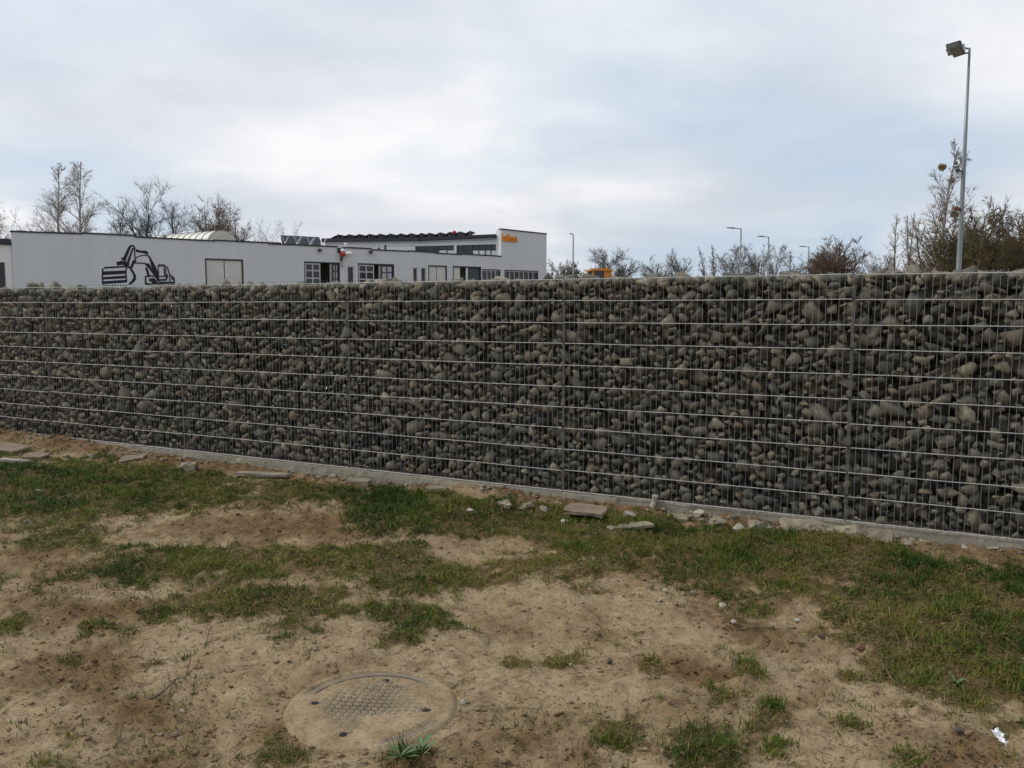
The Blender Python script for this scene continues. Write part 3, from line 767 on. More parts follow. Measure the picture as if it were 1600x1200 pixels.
def leaf(s0, s1, z1, cols, rows, fmat, pmat, y=0.12, name='gate_leaf', fw=0.09, yaw=0.0, pane_h=None):
    """framed leaf with panes; hinged at s0, opened inwards by yaw"""
    w = s1 - s0; mb = MB()
    xs = [w * i / cols for i in range(cols + 1)]; zs = [z1 - z1 * i / rows for i in range(rows + 1)]
    for i, x in enumerate(xs):
        x = min(max(x, fw / 2), w - fw / 2); mb.box(x - fw / 2, x + fw / 2, -0.03, 0.03, 0.02, z1 - 0.02)
    for z in zs:
        z = min(max(z, fw / 2 + 0.02), z1 - fw / 2 - 0.02)
        mb.box(0.01, w - 0.01, -0.026, 0.026, z - fw / 2, z + fw / 2)
    o = mb.build(name, fmat, wb); o.location = (s0, y, 0); o.rotation_euler = (0, 0, yaw)
    for i in range(cols):
        for j in range(rows):
            MB().box(xs[i] + 0.01, xs[i + 1] - 0.01, -0.008, 0.008, zs[j + 1] + 0.01, zs[j] - 0.01).build('pane', pmat, o)
    return o
def frame(o, mat='dark_frame', fw=0.10, y=0.03):
    s0, s1, z1 = o
    MB().box(s0, s0 + fw, y, y + 0.14, 0, z1).box(s1 - fw, s1, y, y + 0.14, 0, z1).box(s0, s1, y - 0.003, y + 0.143, z1 - fw, z1).build('opening_frame', mat, wb)
def S(px): return fac(px, 420)[0]
# closed pale gates
for gi, (oi_, split) in enumerate(((0, 351), (6, 683))):
    s0, s1, z1 = OP[oi_]; frame(OP[oi_]); mdl = S(split)
    for (a, b_) in ((s0 + 0.11, mdl - 0.03), (mdl + 0.03, s1 - 0.11)):
        mb = MB().box(a, b_, 0.10, 0.15, 0.02, z1 - 0.11)
        o = mb.build('gate_leaf', 'gate_panel', wb)
        for q in range(1, 4): MB().box(a + 0.03, b_ - 0.03, 0.092, 0.099, z1 * q / 4 - 0.01, z1 * q / 4 + 0.01).build('panel_seam', 'pale_frame', o)
# glazed gates standing open
for oi_, (m0, m1, rr_) in ((1, (501, 518.5, 0)), (3, (585, 595, 1))):
    s0, s1, z1 = OP[oi_]; frame(OP[oi_], fw=0.08)
    leaf(s0 + 0.09, S(m0), z1 - 0.1, 2, 9, 'pale_frame', 'glass', y=0.10)
    MB().box(S(m1) - 0.1, S(m1) + 0.06, 0.18, 0.30, 0, z1 - 0.1).build('gate_post', 'zinc', wb)
    leaf(S(m1) + 0.08, s1 - 0.09, z1 - 0.1, 2, 9, 'dark_frame', 'reflection' , y=0.14)
# narrow door
s0, s1, z1 = OP[2]; frame(OP[2], 'pale_frame', 0.10); leaf(s0 + 0.1, s1 - 0.1, z1 - 0.1, 1, 3, 'dark_frame', 'glass', y=0.14, name='door')
# two slim maroon doors
for oi_ in (4, 5):
    s0, s1, z1 = OP[oi_]; frame(OP[oi_], 'pale_frame', 0.07)
    o = MB().box(s0 + 0.08, s1 - 0.08, 0.12, 0.17, 0.01, z1 - 0.08).build('door', 'door_maroon', wb)
    MB().box(s1 - 0.17, s1 - 0.12, 0.08, 0.118, 1.0, 1.15).build('handle', 'zinc', o)
# gate with a teal leaf
s0, s1, z1 = OP[7]; frame(OP[7])
MB().box(s0 + 0.11, S(719.5), 0.10, 0.15, 0.01, z1 - 0.11).build('gate_leaf', 'gate_panel', wb)
MB().box(S(729.5), S(731.5), 0.09, 0.24, 0.0, z1 - 0.11).build('gate_post', 'white_metal', wb)
MB().box(S(731.5) + 0.03, s1 - 0.11, 0.14, 0.19, 0.01, z1 - 0.11).build('gate_leaf', 'teal_panel', wb)
# ribbon windows
for oi_, n in ((8, 4), (9, 7)):
    s0, s1, z1 = OP[oi_]
    frame(OP[oi_], fw=0.07)
    for i in range(n):
        a = s0 + 0.07 + (s1 - s0 - 0.14) * i / n; b_ = s0 + 0.07 + (s1 - s0 - 0.14) * (i + 1) / n
        wn_ = MB().box(a, a + 0.07, 0.08, 0.14, 0.0, z1 - 0.08).box(a + 0.07, b_, 0.08, 0.14, z1 - 0.15, z1 - 0.081).box(a + 0.07, b_, 0.08, 0.14, 0.0, 0.9).build('window', 'pale_frame', wb)
        MB().box(a + 0.072, b_ - 0.002, 0.10, 0.12, 0.902, z1 - 0.152).build('pane', 'glass', wn_)
# wall lamps, downpipe, red and white horn
for (px, py) in ((499, 391), (578.5, 393.8)):
    s, z = fac(px, py); MB().box(s - 0.12, s + 0.12, -0.22, -0.002, z - 0.1, z + 0.1).add([(s - .1, -.34, z - .12), (s + .1, -.34, z - .12), (s + .1, -.2, z + .08), (s - .1, -.2, z + .08)], [(0, 1, 2, 3)]).build('wall_lamp', 'dark_metal', wb)
s, z = fac(533, 390)
h = MB().box(s - 0.32, s + 0.22, -0.10, -0.002, z - 0.25, z + 0.12).build('rain_hopper', 'dark_metal', wb)
s2, z2 = fac(534.5, 415); MB().tube([(s, -0.07, z - 0.25), (s, -0.07, z2), (s + 0.05, -0.16, z2 - 0.1)], 0.055, 8).build('downpipe', 'zinc', h)
s, z = fac(534, 397)
hb = MB().tube([(s - 0.12, -0.02, z), (s + 0.0, -0.30, z), (s + 0.16, -0.42, z)], [0.10, 0.24, 0.13], 12).build('horn_body', 'red_paint', wb, True)
MB().tube([(s + 0.12, -0.42, z + 0.02), (s + 0.30, -0.44, z + 0.03), (s + 0.62, -0.47, z + 0.05)], [0.12, 0.15, 0.16], 14).build('horn_tube', 'white_metal', hb, True)
MB().tube([(s - 0.02, -0.25, z + 0.17), (s - 0.02, -0.25, z + 0.40)], [0.2, 0.12], 12).build('horn_cap', 'white_metal', hb, True)
MB().box(s - 0.14, s - 0.02, -0.2, -0.002, z - 0.55, z - 0.2).build('horn_bracket', 'dark_metal', hb)
# mural: flat painted shapes, a hair apart so no two lie in one plane
mur = MB(); _lay = [0]
def mpt(x, y): return fac(140 + x / 10.0, 360 + y / 10.0)
def mpoly(pts):
    P = [mpt(*p) for p in pts]
    ar = sum(P[i][0] * P[(i + 1) % len(P)][1] - P[(i + 1) % len(P)][0] * P[i][1] for i in range(len(P)))
    if ar < 0: P.reverse()
    _lay[0] += 1; y0 = -0.004 - 0.0006 * _lay[0]
    mur.plate(P, y0, -0.0005)
def mline(pts, w):
    for (a, b_) in zip(pts[:-1], pts[1:]):
        d = Vector((b_[0] - a[0], b_[1] - a[1])); L = d.length; d /= L; n = Vector((-d.y, d.x)) * w / 2; e = d * w * 0.3
        mpoly([(a[0] - e.x + n.x, a[1] - e.y + n.y), (b_[0] + e.x + n.x, b_[1] + e.y + n.y), (b_[0] + e.x - n.x, b_[1] + e.y - n.y), (a[0] - e.x - n.x, a[1] - e.y - n.y)])
mpoly([(205, 600), (235, 570), (580, 550), (600, 575), (230, 600)])                      # bucket rim
mline([(205, 600), (200, 720), (205, 835)], 26); mline([(575, 570), (568, 680), (578, 790)], 22)
mpoly([(205, 640), (565, 625), (565, 680), (205, 700)]); mpoly([(205, 728), (570, 705), (572, 750), (205, 768)]); mpoly([(203, 795), (575, 770), (585, 815), (205, 838)])
for i in range(9): mpoly([(210 + i * 44, 850), (236 + i * 44, 848), (232 + i * 44, 868), (212 + i * 44, 870)])
mline([(585, 555), (640, 590), (680, 660)], 34); mpoly([(660, 640), (700, 660), (728, 710), (725, 770), (690, 810), (640, 848), (600, 842), (650, 790), (682, 740), (680, 700)])
mline([(440, 520), (500, 505), (600, 530)], 60); mline([(505, 440), (560, 470)], 34)
mpoly([(600, 265), (640, 225), (690, 230), (720, 280), (712, 300), (690, 262), (655, 250), (560, 470), (515, 450)])    # stick, outer line
mpoly([(668, 268), (690, 275), (610, 530), (565, 530)]); mline([(700, 280), (708, 420), (715, 480)], 20); mline([(690, 480), (655, 570)], 42)
mpoly([(725, 290), (800, 315), (880, 315), (915, 345), (915, 385), (870, 362), (725, 335)])                              # ram
mline([(705, 440), (780, 400), (860, 385), (930, 400)], 16); mpoly([(900, 385), (945, 410), (1030, 560), (1085, 700), (1085, 800), (1040, 720), (960, 540), (930, 440)])
mline([(705, 508), (800, 510), (880, 520)], 18); mpoly([(850, 505), (930, 520), (980, 590), (1060, 720), (1070, 800), (1000, 700), (930, 600), (880, 550)])
mline([(885, 590), (905, 640), (925, 720)], 34); mline([(880, 720), (930, 705), (1000, 715)], 22); mline([(875, 720), (872, 810), (900, 840)], 24)
mpoly([(930, 750), (1010, 745), (1060, 800), (1075, 850), (1000, 850), (960, 800), (925, 790)]); mline([(870, 835), (960, 840), (1080, 845)], 26)
mline([(1065, 560), (1075, 640), (1075, 790)], 16); mline([(1070, 555), (1165, 550)], 18); mline([(1165, 550), (1170, 720)], 16); mline([(1085, 720), (1190, 715)], 16)
mline([(1165, 550), (1215, 575), (1240, 660), (1260, 700)], 16); mline([(1190, 590), (1195, 760)], 12); mline([(1085, 775), (1200, 770)], 26); mline([(1250, 690), (1315, 740), (1325, 800)], 16)
mline([(1250, 700), (1255, 790)], 14); mpoly([(1280, 725), (1318, 745), (1318, 780), (1280, 765)]); mpoly([(1075, 800), (1330, 800), (1330, 825), (1075, 835)])
for i in range(12): mpoly([(1085 + i * 21, 830), (1096 + i * 21, 830), (1096 + i * 21, 852), (1085 + i * 21, 852)])
for i in range(3): mpoly([(1078 + i * 34, 528), (1096 + i * 34, 524), (1096 + i * 34, 545), (1078 + i * 34, 545)])
mline([(1205, 690), (1215, 740)], 20); mline([(720, 470), (700, 505)], 22)
mur.build('excavator_mural', 'mural_paint', wb)
# lettering on the tall end, every letter a piece
sg0, sgz = fac(784.5, 375.2); sg1, sgz1 = fac(808.0, 377.6)
sign = MB().box(sg0, sg1, -0.03, -0.004, sgz + 0.08, sgz + 0.10).build('sign', 'plaster', wb)
def glyph(ch):
    cu = bpy.data.curves.new('glyph', 'FONT'); cu.body = ch; cu.size = 1.0; cu.extrude = 0.06; cu.offset = 0.022; cu.resolution_u = 4
    ob = bpy.data.objects.new('glyph', cu); COL.objects.link(ob)
    dg = bpy.context.evaluated_depsgraph_get(); me = bpy.data.meshes.new_from_object(ob.evaluated_get(dg))
    bpy.data.objects.remove(ob); return me
gl = [glyph(c_) for c_ in 'budimex']
xs = []; cur = 0.0
for me in gl:
    co_ = np.array([v.co[:] for v in me.vertices]); lo, hi = co_[:, 0].min(), co_[:, 0].max(); xs.append((cur - lo)); cur += hi - lo + 0.085
sc = (sg1 - sg0) / cur
hsc = 0.62 * (75 * 11.0 / FPX) / 0.73 * 1.65
for me, x in zip(gl, xs):
    me.materials.clear(); me.materials.append(M['sign_orange'])
    o = link('letter', me, sign); o.location = (sg0 + x * sc, -0.09, sgz - 0.06); o.rotation_euler = (math.pi / 2, 0, 0); o.scale = (sc, hsc, 1.0)
# barrel skylight
a0, z0 = fac(329, 374.5); a1, _ = fac(376, 376.5); ry = 0.9
zb = z0 - 0.25; rh = fac(352, 360)[1] - zb + 0.05; LL = 6.5; shx = -0.43
arc = [(math.cos(math.pi * i / 14), math.sin(math.pi * i / 14)) for i in range(15)]
cxs, rw = (a0 + a1) / 2, (a1 - a0) / 2
v = [(cxs + rw * c_ + shx * LL * q, ry + LL * q, zb + rh * s_) for q in (0, 1) for (c_, s_) in arc]
f = [(i, i + 1, 15 + i + 1, 15 + i) for i in range(14)] + [tuple(range(14, -1, -1)), tuple(range(15, 30))]
skl = MB().add(v, f).build('barrel_skylight', 'skylight_plastic', wb)
for q in range(10):
    yq = ry + 0.02 + (LL - 0.1) * q / 9
    MB().tube([(cxs + (rw + 0.01) * c_ + shx * (yq - ry), yq, zb + (rh + 0.012) * s_) for (c_, s_) in arc], 0.04, 4).build('rib', 'skylight_rib', skl)
MB().prism([(a0 - 0.1, ry - 0.1), (a1 + 0.1, ry - 0.1), (a1 + 0.1 + shx * LL, ry + LL + 0.1), (a0 - 0.1 + shx * LL, ry + LL + 0.1)], zb - 0.5, zb + 0.03).build('kerb', 'zinc', skl)
# chimneys and vents on the roof
for (px, pyt, pyb, w, dep, mat, nm) in ((33, 358.5, 364, 0.34, 2.5, 'dark_metal', 'roof_vent'), (237, 364, 373, 0.18, 1.5, 'zinc', 'roof_vent'), (259, 365.5, 374, 0.18, 1.2, 'zinc', 'roof_vent'),
                                  (380, 373.5, 379, 0.17, 1.0, 'dark_metal', 'roof_vent'), (426, 375.5, 383, 0.24, 2.0, 'pale_frame', 'roof_vent'), (545, 379, 388, 0.15, 1.5, 'white_metal', 'roof_vent'), (606, 382, 392, 0.12, 1.2, 'dark_metal', 'roof_vent'), (595, 386, 392, 0.10, 1.0, 'dark_metal', 'roof_vent')):
    s, zt = fac(px, pyt); _, zb2 = fac(px, pyb)
    o = MB().tube([(s, dep * 0.4, zb2 - 0.5), (s, dep * 0.4, zt - 0.1)], w * 0.7, 10).build(nm, mat, wb)
    MB().tube([(s, dep * 0.4, zt - 0.12), (s, dep * 0.4, zt - 0.06), (s, dep * 0.4, zt)], [w, w, w * 0.6], 10).build('cowl', mat, o)
s, z = fac(437, 379.5); MB().box(s - 0.35, s + 0.4, 0.8, 1.5, z - 0.4, z + 0.1).build('roof_unit', 'dark_metal', wb)

# hall with clerestory behind the workshop
HR_ = CORNER + FD * sT - FNv * 0.87
HD = -Vector((ray(-4225, 480).x, ray(-4225, 480).y, 0)).normalized()     # runs left to right
HNv = Vector((HD.y, -HD.x, 0))
def hal(px, py):
    q = _cut(px, py, HR_, HNv); return ((q - HR_).dot(HD), q.z)
hb_ = empty('clerestory_hall', HR_, math.atan2(HD.y, HD.x))
tag(hb_, 'flat roofed hall with dark fascia and ribbon windows rising behind the workshop', 'building')
hp = [(508, 378.3), (660, 376.8), (775.5, 372.0)]
HP = [hal(*p) for p in hp]
wm = MB()
for (a, b_) in zip(HP[:-1], HP[1:]):
    ca_, cb_ = hal(648, 384.8)[1], hal(775, 381.6)[1]
    zlo = [np.interp(q[0], [hal(508, 385)[0], hal(648, 385)[0], 0], [hal(508, 386)[1], ca_, cb_]) for q in (a, b_)]
    wm.add([(a[0], 0, zlo[0]), (b_[0], 0, zlo[1]), (b_[0], 0.3, zlo[1]), (a[0], 0.3, zlo[0]), (a[0], 0, a[1]), (b_[0], 0, b_[1]), (b_[0], 0.3, b_[1]), (a[0], 0.3, a[1])],
           [(3, 2, 1, 0), (4, 5, 6, 7), (0, 1, 5, 4), (1, 2, 6, 5), (2, 3, 7, 6), (3, 0, 4, 7)])
sl = hal(648, 390)[0]; zsill = hal(700, 399)[1]
wm.box(HP[0][0], sl, 0, 0.3, -0.2, hal(508, 386)[1] - 0.0)
wm.box(sl, -0.02, 0, 0.3, -0.2, zsill - 0.6)
wm.box(HP[0][0], HP[0][0] + 0.3, 0.3, 13, -0.2, HP[0][1]).box(HP[0][0], -0.5, 12.7, 13, -0.2, HP[0][1] - 0.5)
wm.build('wall', 'hall_panel', hb_)
for (a, b_) in zip(HP[:-1], HP[1:]):
    MB().slab((a[0] - 0.2, a[1] + 0.33), (b_[0], b_[1] + 0.33), -0.35, 13.3, 0.33).build('roof', 'coping', hb_)
    MB().slab((a[0] - 0.2, a[1] - 0.03), (b_[0] - 0.02, b_[1] - 0.03), -0.28, -0.003, 0.05).build('gutter', 'zinc', hb_)
ztop = lambda s: float(np.interp(s, [sl, 0], [hal(648, 384.8)[1], hal(775, 381.6)[1]]))
edges = [648, 663, 678, 684, 697, 710, 723, 737, 747, 757, 766, 774.5]
for i, (pa, pb) in enumerate(zip(edges[:-1], edges[1:])):
    s0, s1 = hal(pa, 390)[0], hal(pb, 390)[0]; zt = min(ztop(s0), ztop(s1)) - 0.002; zm = hal(pa, 390.3)[1]
    w_ = MB().box(s0, s0 + 0.09, 0.08, 0.20, zsill - 0.6, zt).box(s0 + 0.09, s1, 0.08, 0.20, zm - 0.05, zm + 0.05).build('window', 'dark_frame', hb_)
    MB().box(s0 + 0.09, s1, 0.12, 0.15, zm + 0.05, zt).build('pane', 'teal_panel', w_)
    MB().box(s0 + 0.09, s1, 0.12, 0.15, zsill - 0.6, zm - 0.05).build('pane', 'sky_bright_panel' if i in (3, 4, 7, 8, 9, 10) else 'glass', w_)
for px in (647, 711.5):
    s, z = hal(px, 390); MB().box(s - 0.12, s + 0.12, -0.07, 0.07, zsill - 0.6, ztop(s) - 0.01).build('pillar', 'hall_panel', hb_)

# solar panels: a near trio seen from behind, then a row along the hall roof
s0, zt = fac(447, 364.8); s1, _ = fac(509, 366); _, zb = fac(470, 384)
ptr = CORNER + FD * s0 - FNv * 1.6
pwid = (s1 - s0) / 3
names3 = ['leftmost of three steep solar panels on workshop roof, back frames facing us', 'middle one of three steep solar panels on workshop roof', 'rightmost of three steep solar panels on workshop roof']
for i in range(3):
    base = CORNER + FD * (s0 + pwid * (i + 0.1)) - FNv * 1.2; base.z = zb - 0.1
    t = empty('solar_panel', base, FANG); tag(t, names3[i], 'solar panel', 'solar panels on the roofs')
    hgt = zt - base.z
    MB().add([(0, 0.0, 0.12), (pwid, 0.0, 0.12), (pwid + 0.15, 0.85, hgt), (0.15, 0.85, hgt), (0, -0.05, 0.15), (pwid, -0.05, 0.15), (pwid + 0.15, 0.80, hgt + 0.03), (0.15, 0.80, hgt + 0.03)],
             [(3, 2, 1, 0), (4, 5, 6, 7), (0, 1, 5, 4), (1, 2, 6, 5), (2, 3, 7, 6), (3, 0, 4, 7)]).build('cell_plate', 'solar_cell', t)
    for q in (0.02, pwid * 0.92):
        MB().tube([(q + 0.15, 0.62, hgt - 0.05), (q + 0.28, -0.12, 0.0)], 0.025, 6).tube([(q - 0.0, -0.1, 0.0), (q + 0.45, -0.12, hgt * 0.85)], 0.04, 6).build('strut', 'zinc', t)
    MB().box(-0.05, pwid, -0.2, -0.14, 0.0, 0.05).build('rail', 'zinc', t)
row = [521 + 16.2 * i for i in range(9)] + [663.5, 680, 695.5, 711, 727]
for i, px in enumerate(row):
    s, z = hal(px, 372); zr = float(np.interp(s, [q[0] for q in HP], [q[1] for q in HP])) + 0.33
    base = HR_ + HD * s - HNv * 0.25; base.z = zr
    t = empty('solar_panel', base, math.atan2(HD.y, HD.x))
    which = 'first' if i == 0 else 'last' if i == len(row) - 1 else None
    words = ['second', 'third', 'fourth', 'fifth', 'sixth', 'seventh', 'eighth', 'ninth', 'tenth', 'eleventh', 'twelfth', 'thirteenth']
    lab = 'tilted dark solar panel nearest the three steep panels on the hall roof' if i == 0 else 'tilted dark solar panel nearest the tall lettered block on the hall roof' if i == len(row) - 1 else f'{words[i - 1]} tilted solar panel from the left along the hall roof edge'
    tag(t, lab, 'solar panel', 'solar panels on the roofs')
    w = 0.78; up = 0.36 + 0.05 * min(i, 9) / 9
    MB().add([(-w / 2, 0, 0.04), (w / 2, 0, up), (w / 2, 1.7, up), (-w / 2, 1.7, 0.04), (-w / 2 - .01, 0, 0.085), (w / 2 - .01, 0, up + 0.045), (w / 2 - .01, 1.7, up + 0.045), (-w / 2 - .01, 1.7, 0.085)],
             [(3, 2, 1, 0), (4, 5, 6, 7), (0, 1, 5, 4), (1, 2, 6, 5), (2, 3, 7, 6), (3, 0, 4, 7)]).build('cell_plate', 'solar_cell', t)
    for yq in (0.06, 1.6):
        MB().tube([(w / 2 - 0.1, yq, 0), (w / 2 - 0.1, yq, up - 0.05)], 0.022, 5).tube([(-w / 2 + 0.05, yq, 0.0), (w / 2 - 0.1, yq, 0.02)], 0.02, 5).build('strut', 'zinc', t)
s, z = hal(706, 368); zr = float(np.interp(s, [q[0] for q in HP], [q[1] for q in HP])) + 0.33
base = HR_ + HD * s - HNv * 0.7; base.z = zr
t = empty('roof_cowl', base); tag(t, 'small red roof cowl among the solar panels of the hall', 'roof cowl')
MB().tube([(0, 0, 0), (0, 0, 0.3)], 0.09, 10).build('pipe', 'zinc', t)
MB().tube([(0, 0, 0.25), (0, 0, 0.36), (0, 0, 0.50), (0, 0, 0.58)], [0.16, 0.22, 0.18, 0.05], 12).build('cap', 'red_paint', t, True)
#PART3

# ------------------------------------------------------------------ grass
gr_ = np.random.RandomState(21)
def make_grass(n_cand):
    # candidate tufts over the near ground; denser close to the viewer
    Y = 2.75 + 9.45 * gr_.rand(n_cand) ** 1.05
    X = (gr_.rand(n_cand) * 2 - 1) * (Y * 0.64 + 1.2)
    w = wall_dist(X, Y); keep = (w > 0.03)
    X, Y = X[keep], Y[keep]
    c_ = cover_map(X, Y); p = c_ ** 1.1
    clump = fbm(X * 9, Y * 9, 91, 3)
    p = p * (0.05 + 1.4 * sstep(0.36, 0.62, clump)) + 0.16 * sstep(0.44, 0.62, fbm(X * 2.4, Y * 2.4, 95, 3)) * sstep(0.52, 0.72, fbm(X * 11, Y * 11, 96, 2)) * (np.hypot(X - MC.x, Y - MC.y) > 0.4)
    keep = gr_.rand(len(X)) < np.minimum(p, 1)
    return X[keep], Y[keep], c_[keep]
X, Y, C = make_grass(195000)
lush = blobs(_gp([(620, 800, 90, 30, 1), (1105, 1176, 46, 32, 1.2), (1205, 1130, 30, 30, 1.1), (1215, 838, 40, 14, 1.1), (1440, 890, 40, 30, 0.9), (1590, 925, 60, 24, 0.9), (40, 760, 120, 40, 0.6), (1325, 1145, 28, 14, .7), (630, 1190, 28, 18, .8), (1180, 880, 90, 26, 0.5), (200, 905, 120, 16, 0.4), (1500, 990, 120, 40, .35)]), X, Y)
strawz = blobs(_gp([(1300, 1000, 130, 60, 1), (1530, 960, 90, 50, 0.9), (280, 840, 200, 30, 0.8), (800, 900, 260, 40, 0.7), (1280, 880, 120, 40, 0.6), (430, 870, 160, 40, 0.6), (1060, 1010, 150, 60, 0.5)]), X, Y)
nb = gr_.randint(4, 9, len(X))
idx = np.repeat(np.arange(len(X)), nb); N = len(idx)
Lz = lush[idx]; Sz = strawz[idx]; Cz = C[idx]
spread = 0.016 + 0.012 * gr_.rand(N)
bx = X[idx] + gr_.randn(N) * spread; by = Y[idx] + gr_.randn(N) * spread
bz = relief(bx, by) - 0.004
hgt = (0.014 + 0.040 * gr_.rand(N) ** 2.0) * (0.6 + 0.8 * fbm(bx * 5, by * 5, 93, 2)) * (0.7 + 0.5 * Cz + 0.75 * Lz)
is_straw = gr_.rand(N) < np.clip(0.16 + 0.36 * Sz - 0.30 * Lz + 0.8 * (fbm(bx * 2.5, by * 2.5, 97, 3) - 0.5), 0.04, 0.8)
hgt = np.where(is_straw, hgt * 1.15, hgt)
ang = gr_.rand(N) * 2 * math.pi
lean = np.where(is_straw, 0.9 + 1.3 * gr_.rand(N), 0.25 + 0.9 * gr_.rand(N) ** 1.3)
wid = (0.0014 + 0.0012 * gr_.rand(N)) * (1 + 0.10 * (by - 3))
dx, dy = np.cos(ang), np.sin(ang)
px_, py_ = -dy, dx
up = np.where(is_straw, 0.5, 1.0)
def P3(t, ww):
    b_ = lean * hgt * t ** 1.8
    zz = bz + hgt * up * (t - 0.25 * lean * t ** 2.2).clip(0.02)
    return (np.stack([bx + dx * b_ + px_ * ww, by + dy * b_ + py_ * ww, zz], 1))
V = np.stack([P3(np.zeros(N), -wid), P3(np.zeros(N), wid), P3(np.full(N, .55), -wid * .8), P3(np.full(N, .55), wid * .8), P3(np.ones(N), wid * 0)], 1).reshape(-1, 3)
o5 = np.arange(N) * 5
qd = np.stack([o5, o5 + 1, o5 + 3, o5 + 2], 1); tr = np.stack([o5 + 2, o5 + 3, o5 + 4], 1)
me = np_mesh('grass', V, tris=tr, quads=qd, mat='grass')
tint = np.where(is_straw, 0.78 + 0.22 * gr_.rand(N), np.clip(0.05 + 0.55 * gr_.rand(N) - 0.25 * Lz + 0.10 * Sz + 0.9 * (fbm(bx * 2.6, by * 2.6, 99, 3) - 0.45), 0, 0.66))
ta = me.attributes.new('tint', 'FLOAT', 'POINT'); ta.data.foreach_set('value', np.repeat(tint, 5).astype(np.float32))
tag(link('grass', me), 'short patchy grass and straw growing on the sandy ground before the wall', 'grass', kind='stuff')

# ------------------------------------------------------------------ loose crumbs of soil and straw litter
small = [rand_hull(random.Random(300 + i), 9, 1, 0.85, 0.6, 0.2) for i in range(10)]
small = [(np.array(v), np.array([q for q in f if len(q) == 3], np.int32)) for v, f in small]
def scatter(name, n, rmin, rmax, dens, mat, label, cat, seed, sharp=3.0):
    q = np.random.RandomState(seed)
    Y = 3.0 + 8.5 * q.rand(n) ** 1.5; X = (q.rand(n) * 2 - 1) * (Y * 0.64 + 0.4)
    w = wall_dist(X, Y); d_ = dens(X, Y) * (w > 0.05) * (np.hypot(X - MC.x, Y - MC.y) > 0.33)
    kp = q.rand(n) < d_; X, Y = X[kp], Y[kp]; Z = relief(X, Y)
    VV, TT, o_ = [], [], 0
    for x, y, z in zip(X, Y, Z):
        v, f = small[q.randint(len(small))]; r0 = rmin + (rmax - rmin) * q.rand() ** sharp
        a_ = q.rand() * 6.28; c_, s_ = math.cos(a_), math.sin(a_)
        p = v * r0; VV.append(np.stack([p[:, 0] * c_ - p[:, 1] * s_ + x, p[:, 0] * s_ + p[:, 1] * c_ + y, p[:, 2] + z + r0 * 0.2], 1)); TT.append(f + o_); o_ += len(v)
    me = np_mesh(name, np.concatenate(VV), tris=np.concatenate(TT), mat=mat)
    if mat == 'ground':
        vx = np.concatenate(VV); bm_ = brown_map(vx[:, 0], vx[:, 1]); ca_ = me.color_attributes.new('soil', 'FLOAT_COLOR', 'POINT')
        ca_.data.foreach_set('color', np.stack([bm_ * 0, np.clip(bm_ * 1.05, 0, 1), bm_ * 0, bm_ * 0 + 1], 1).astype(np.float32).ravel())
    tag(link(name, me), label, cat, kind='stuff')
scatter('soil_crumbs', 30000, 0.004, 0.022, lambda x, y: 0.14 + 0.85 * brown_map(x, y) * (1 - 0.5 * cover_map(x, y)), 'ground', 'loose crumbs of sandy soil strewn over the ground', 'soil', 5)
_keep = small
small = [rand_hull(random.Random(700 + i), 6, 1, 0.85, 0.65, 0.1) for i in range(12)]
small = [(np.array(v), np.array([q for q in f if len(q) == 3], np.int32)) for v, f in small]
scatter('sand_crumbs', 30000, 0.0035, 0.009, lambda x, y: (0.25 + 0.6 * brown_map(x, y)) * (y < 6.5), 'ground', 'fine crumbs of sandy soil over the near ground', 'soil', 25, 1.5)
small = _keep
concrete('grit', (0.20, 0.17, 0.125), (0.40, 0.35, 0.28), 30)
scatter('grit', 1500, 0.004, 0.016, lambda x, y: 0.20 + 0.5 * (wall_dist(x, y) < 0.55), 'grit', 'small scattered gravel lying in sand and grass', 'gravel', 6)
q = np.random.RandomState(16); VV, TT, o_ = [], [], 0
for i in range(1500):
    s_ = q.uniform(-0.5, 12.8)
    if fbm(np.array([s_ * 1.9]), np.array([5.0]), 44, 3)[0] < q.uniform(0.34, 0.62): continue
    w_ = abs(q.randn()) * 0.12 + 0.02; g = WA + WD * s_ + WN * w_; r0 = 0.008 + 0.034 * q.rand() ** 2.4
    v, f = small[q.randint(len(small))]; a_ = q.rand() * 6.28; c_, sn = math.cos(a_), math.sin(a_); pp = v * r0
    VV.append(np.stack([pp[:, 0] * c_ - pp[:, 1] * sn + g.x, pp[:, 0] * sn + pp[:, 1] * c_ + g.y, pp[:, 2] + ground_z(g.x, g.y) + r0 * 0.25], 1)); TT.append(f + o_); o_ += len(v)
tag(link('rubble_bits', np_mesh('rubble_bits', np.concatenate(VV), tris=np.concatenate(TT), mat='rubble_concrete')), 'small concrete crumbs strewn along the foot of the wall', 'rubble', kind='stuff')
# dead stems and straw
q = np.random.RandomState(8); mb = MB(); cnt = 0
for i in range(11000):
    y = 3.0 + 7.5 * q.rand() ** 1.4; x = (q.rand() * 2 - 1) * (y * 0.64 + 0.3)
    if wall_dist(x, y) < 0.06 or math.hypot(x - MC.x, y - MC.y) < 0.36: continue
    L = 0.02 + 0.07 * q.rand() ** 2; a_ = q.rand() * 6.28; k_ = q.uniform(-0.8, 0.8)
    mb_pts = [(x, y), (x + math.cos(a_) * L * 0.5, y + math.sin(a_) * L * 0.5), (x + math.cos(a_) * L * 0.5 + math.cos(a_ + k_) * L * 0.5, y + math.sin(a_) * L * 0.5 + math.sin(a_ + k_) * L * 0.5)]
    mb.litter = getattr(mb, 'litter', []); mb.litter.append((mb_pts, q.uniform(0.0007, 0.0016), 0.012 * q.rand() ** 3)); cnt += 1
XY = np.array([p for l in mb.litter for p in l[0]]); ZZ = relief(XY[:, 0], XY[:, 1]).reshape(-1, 3)
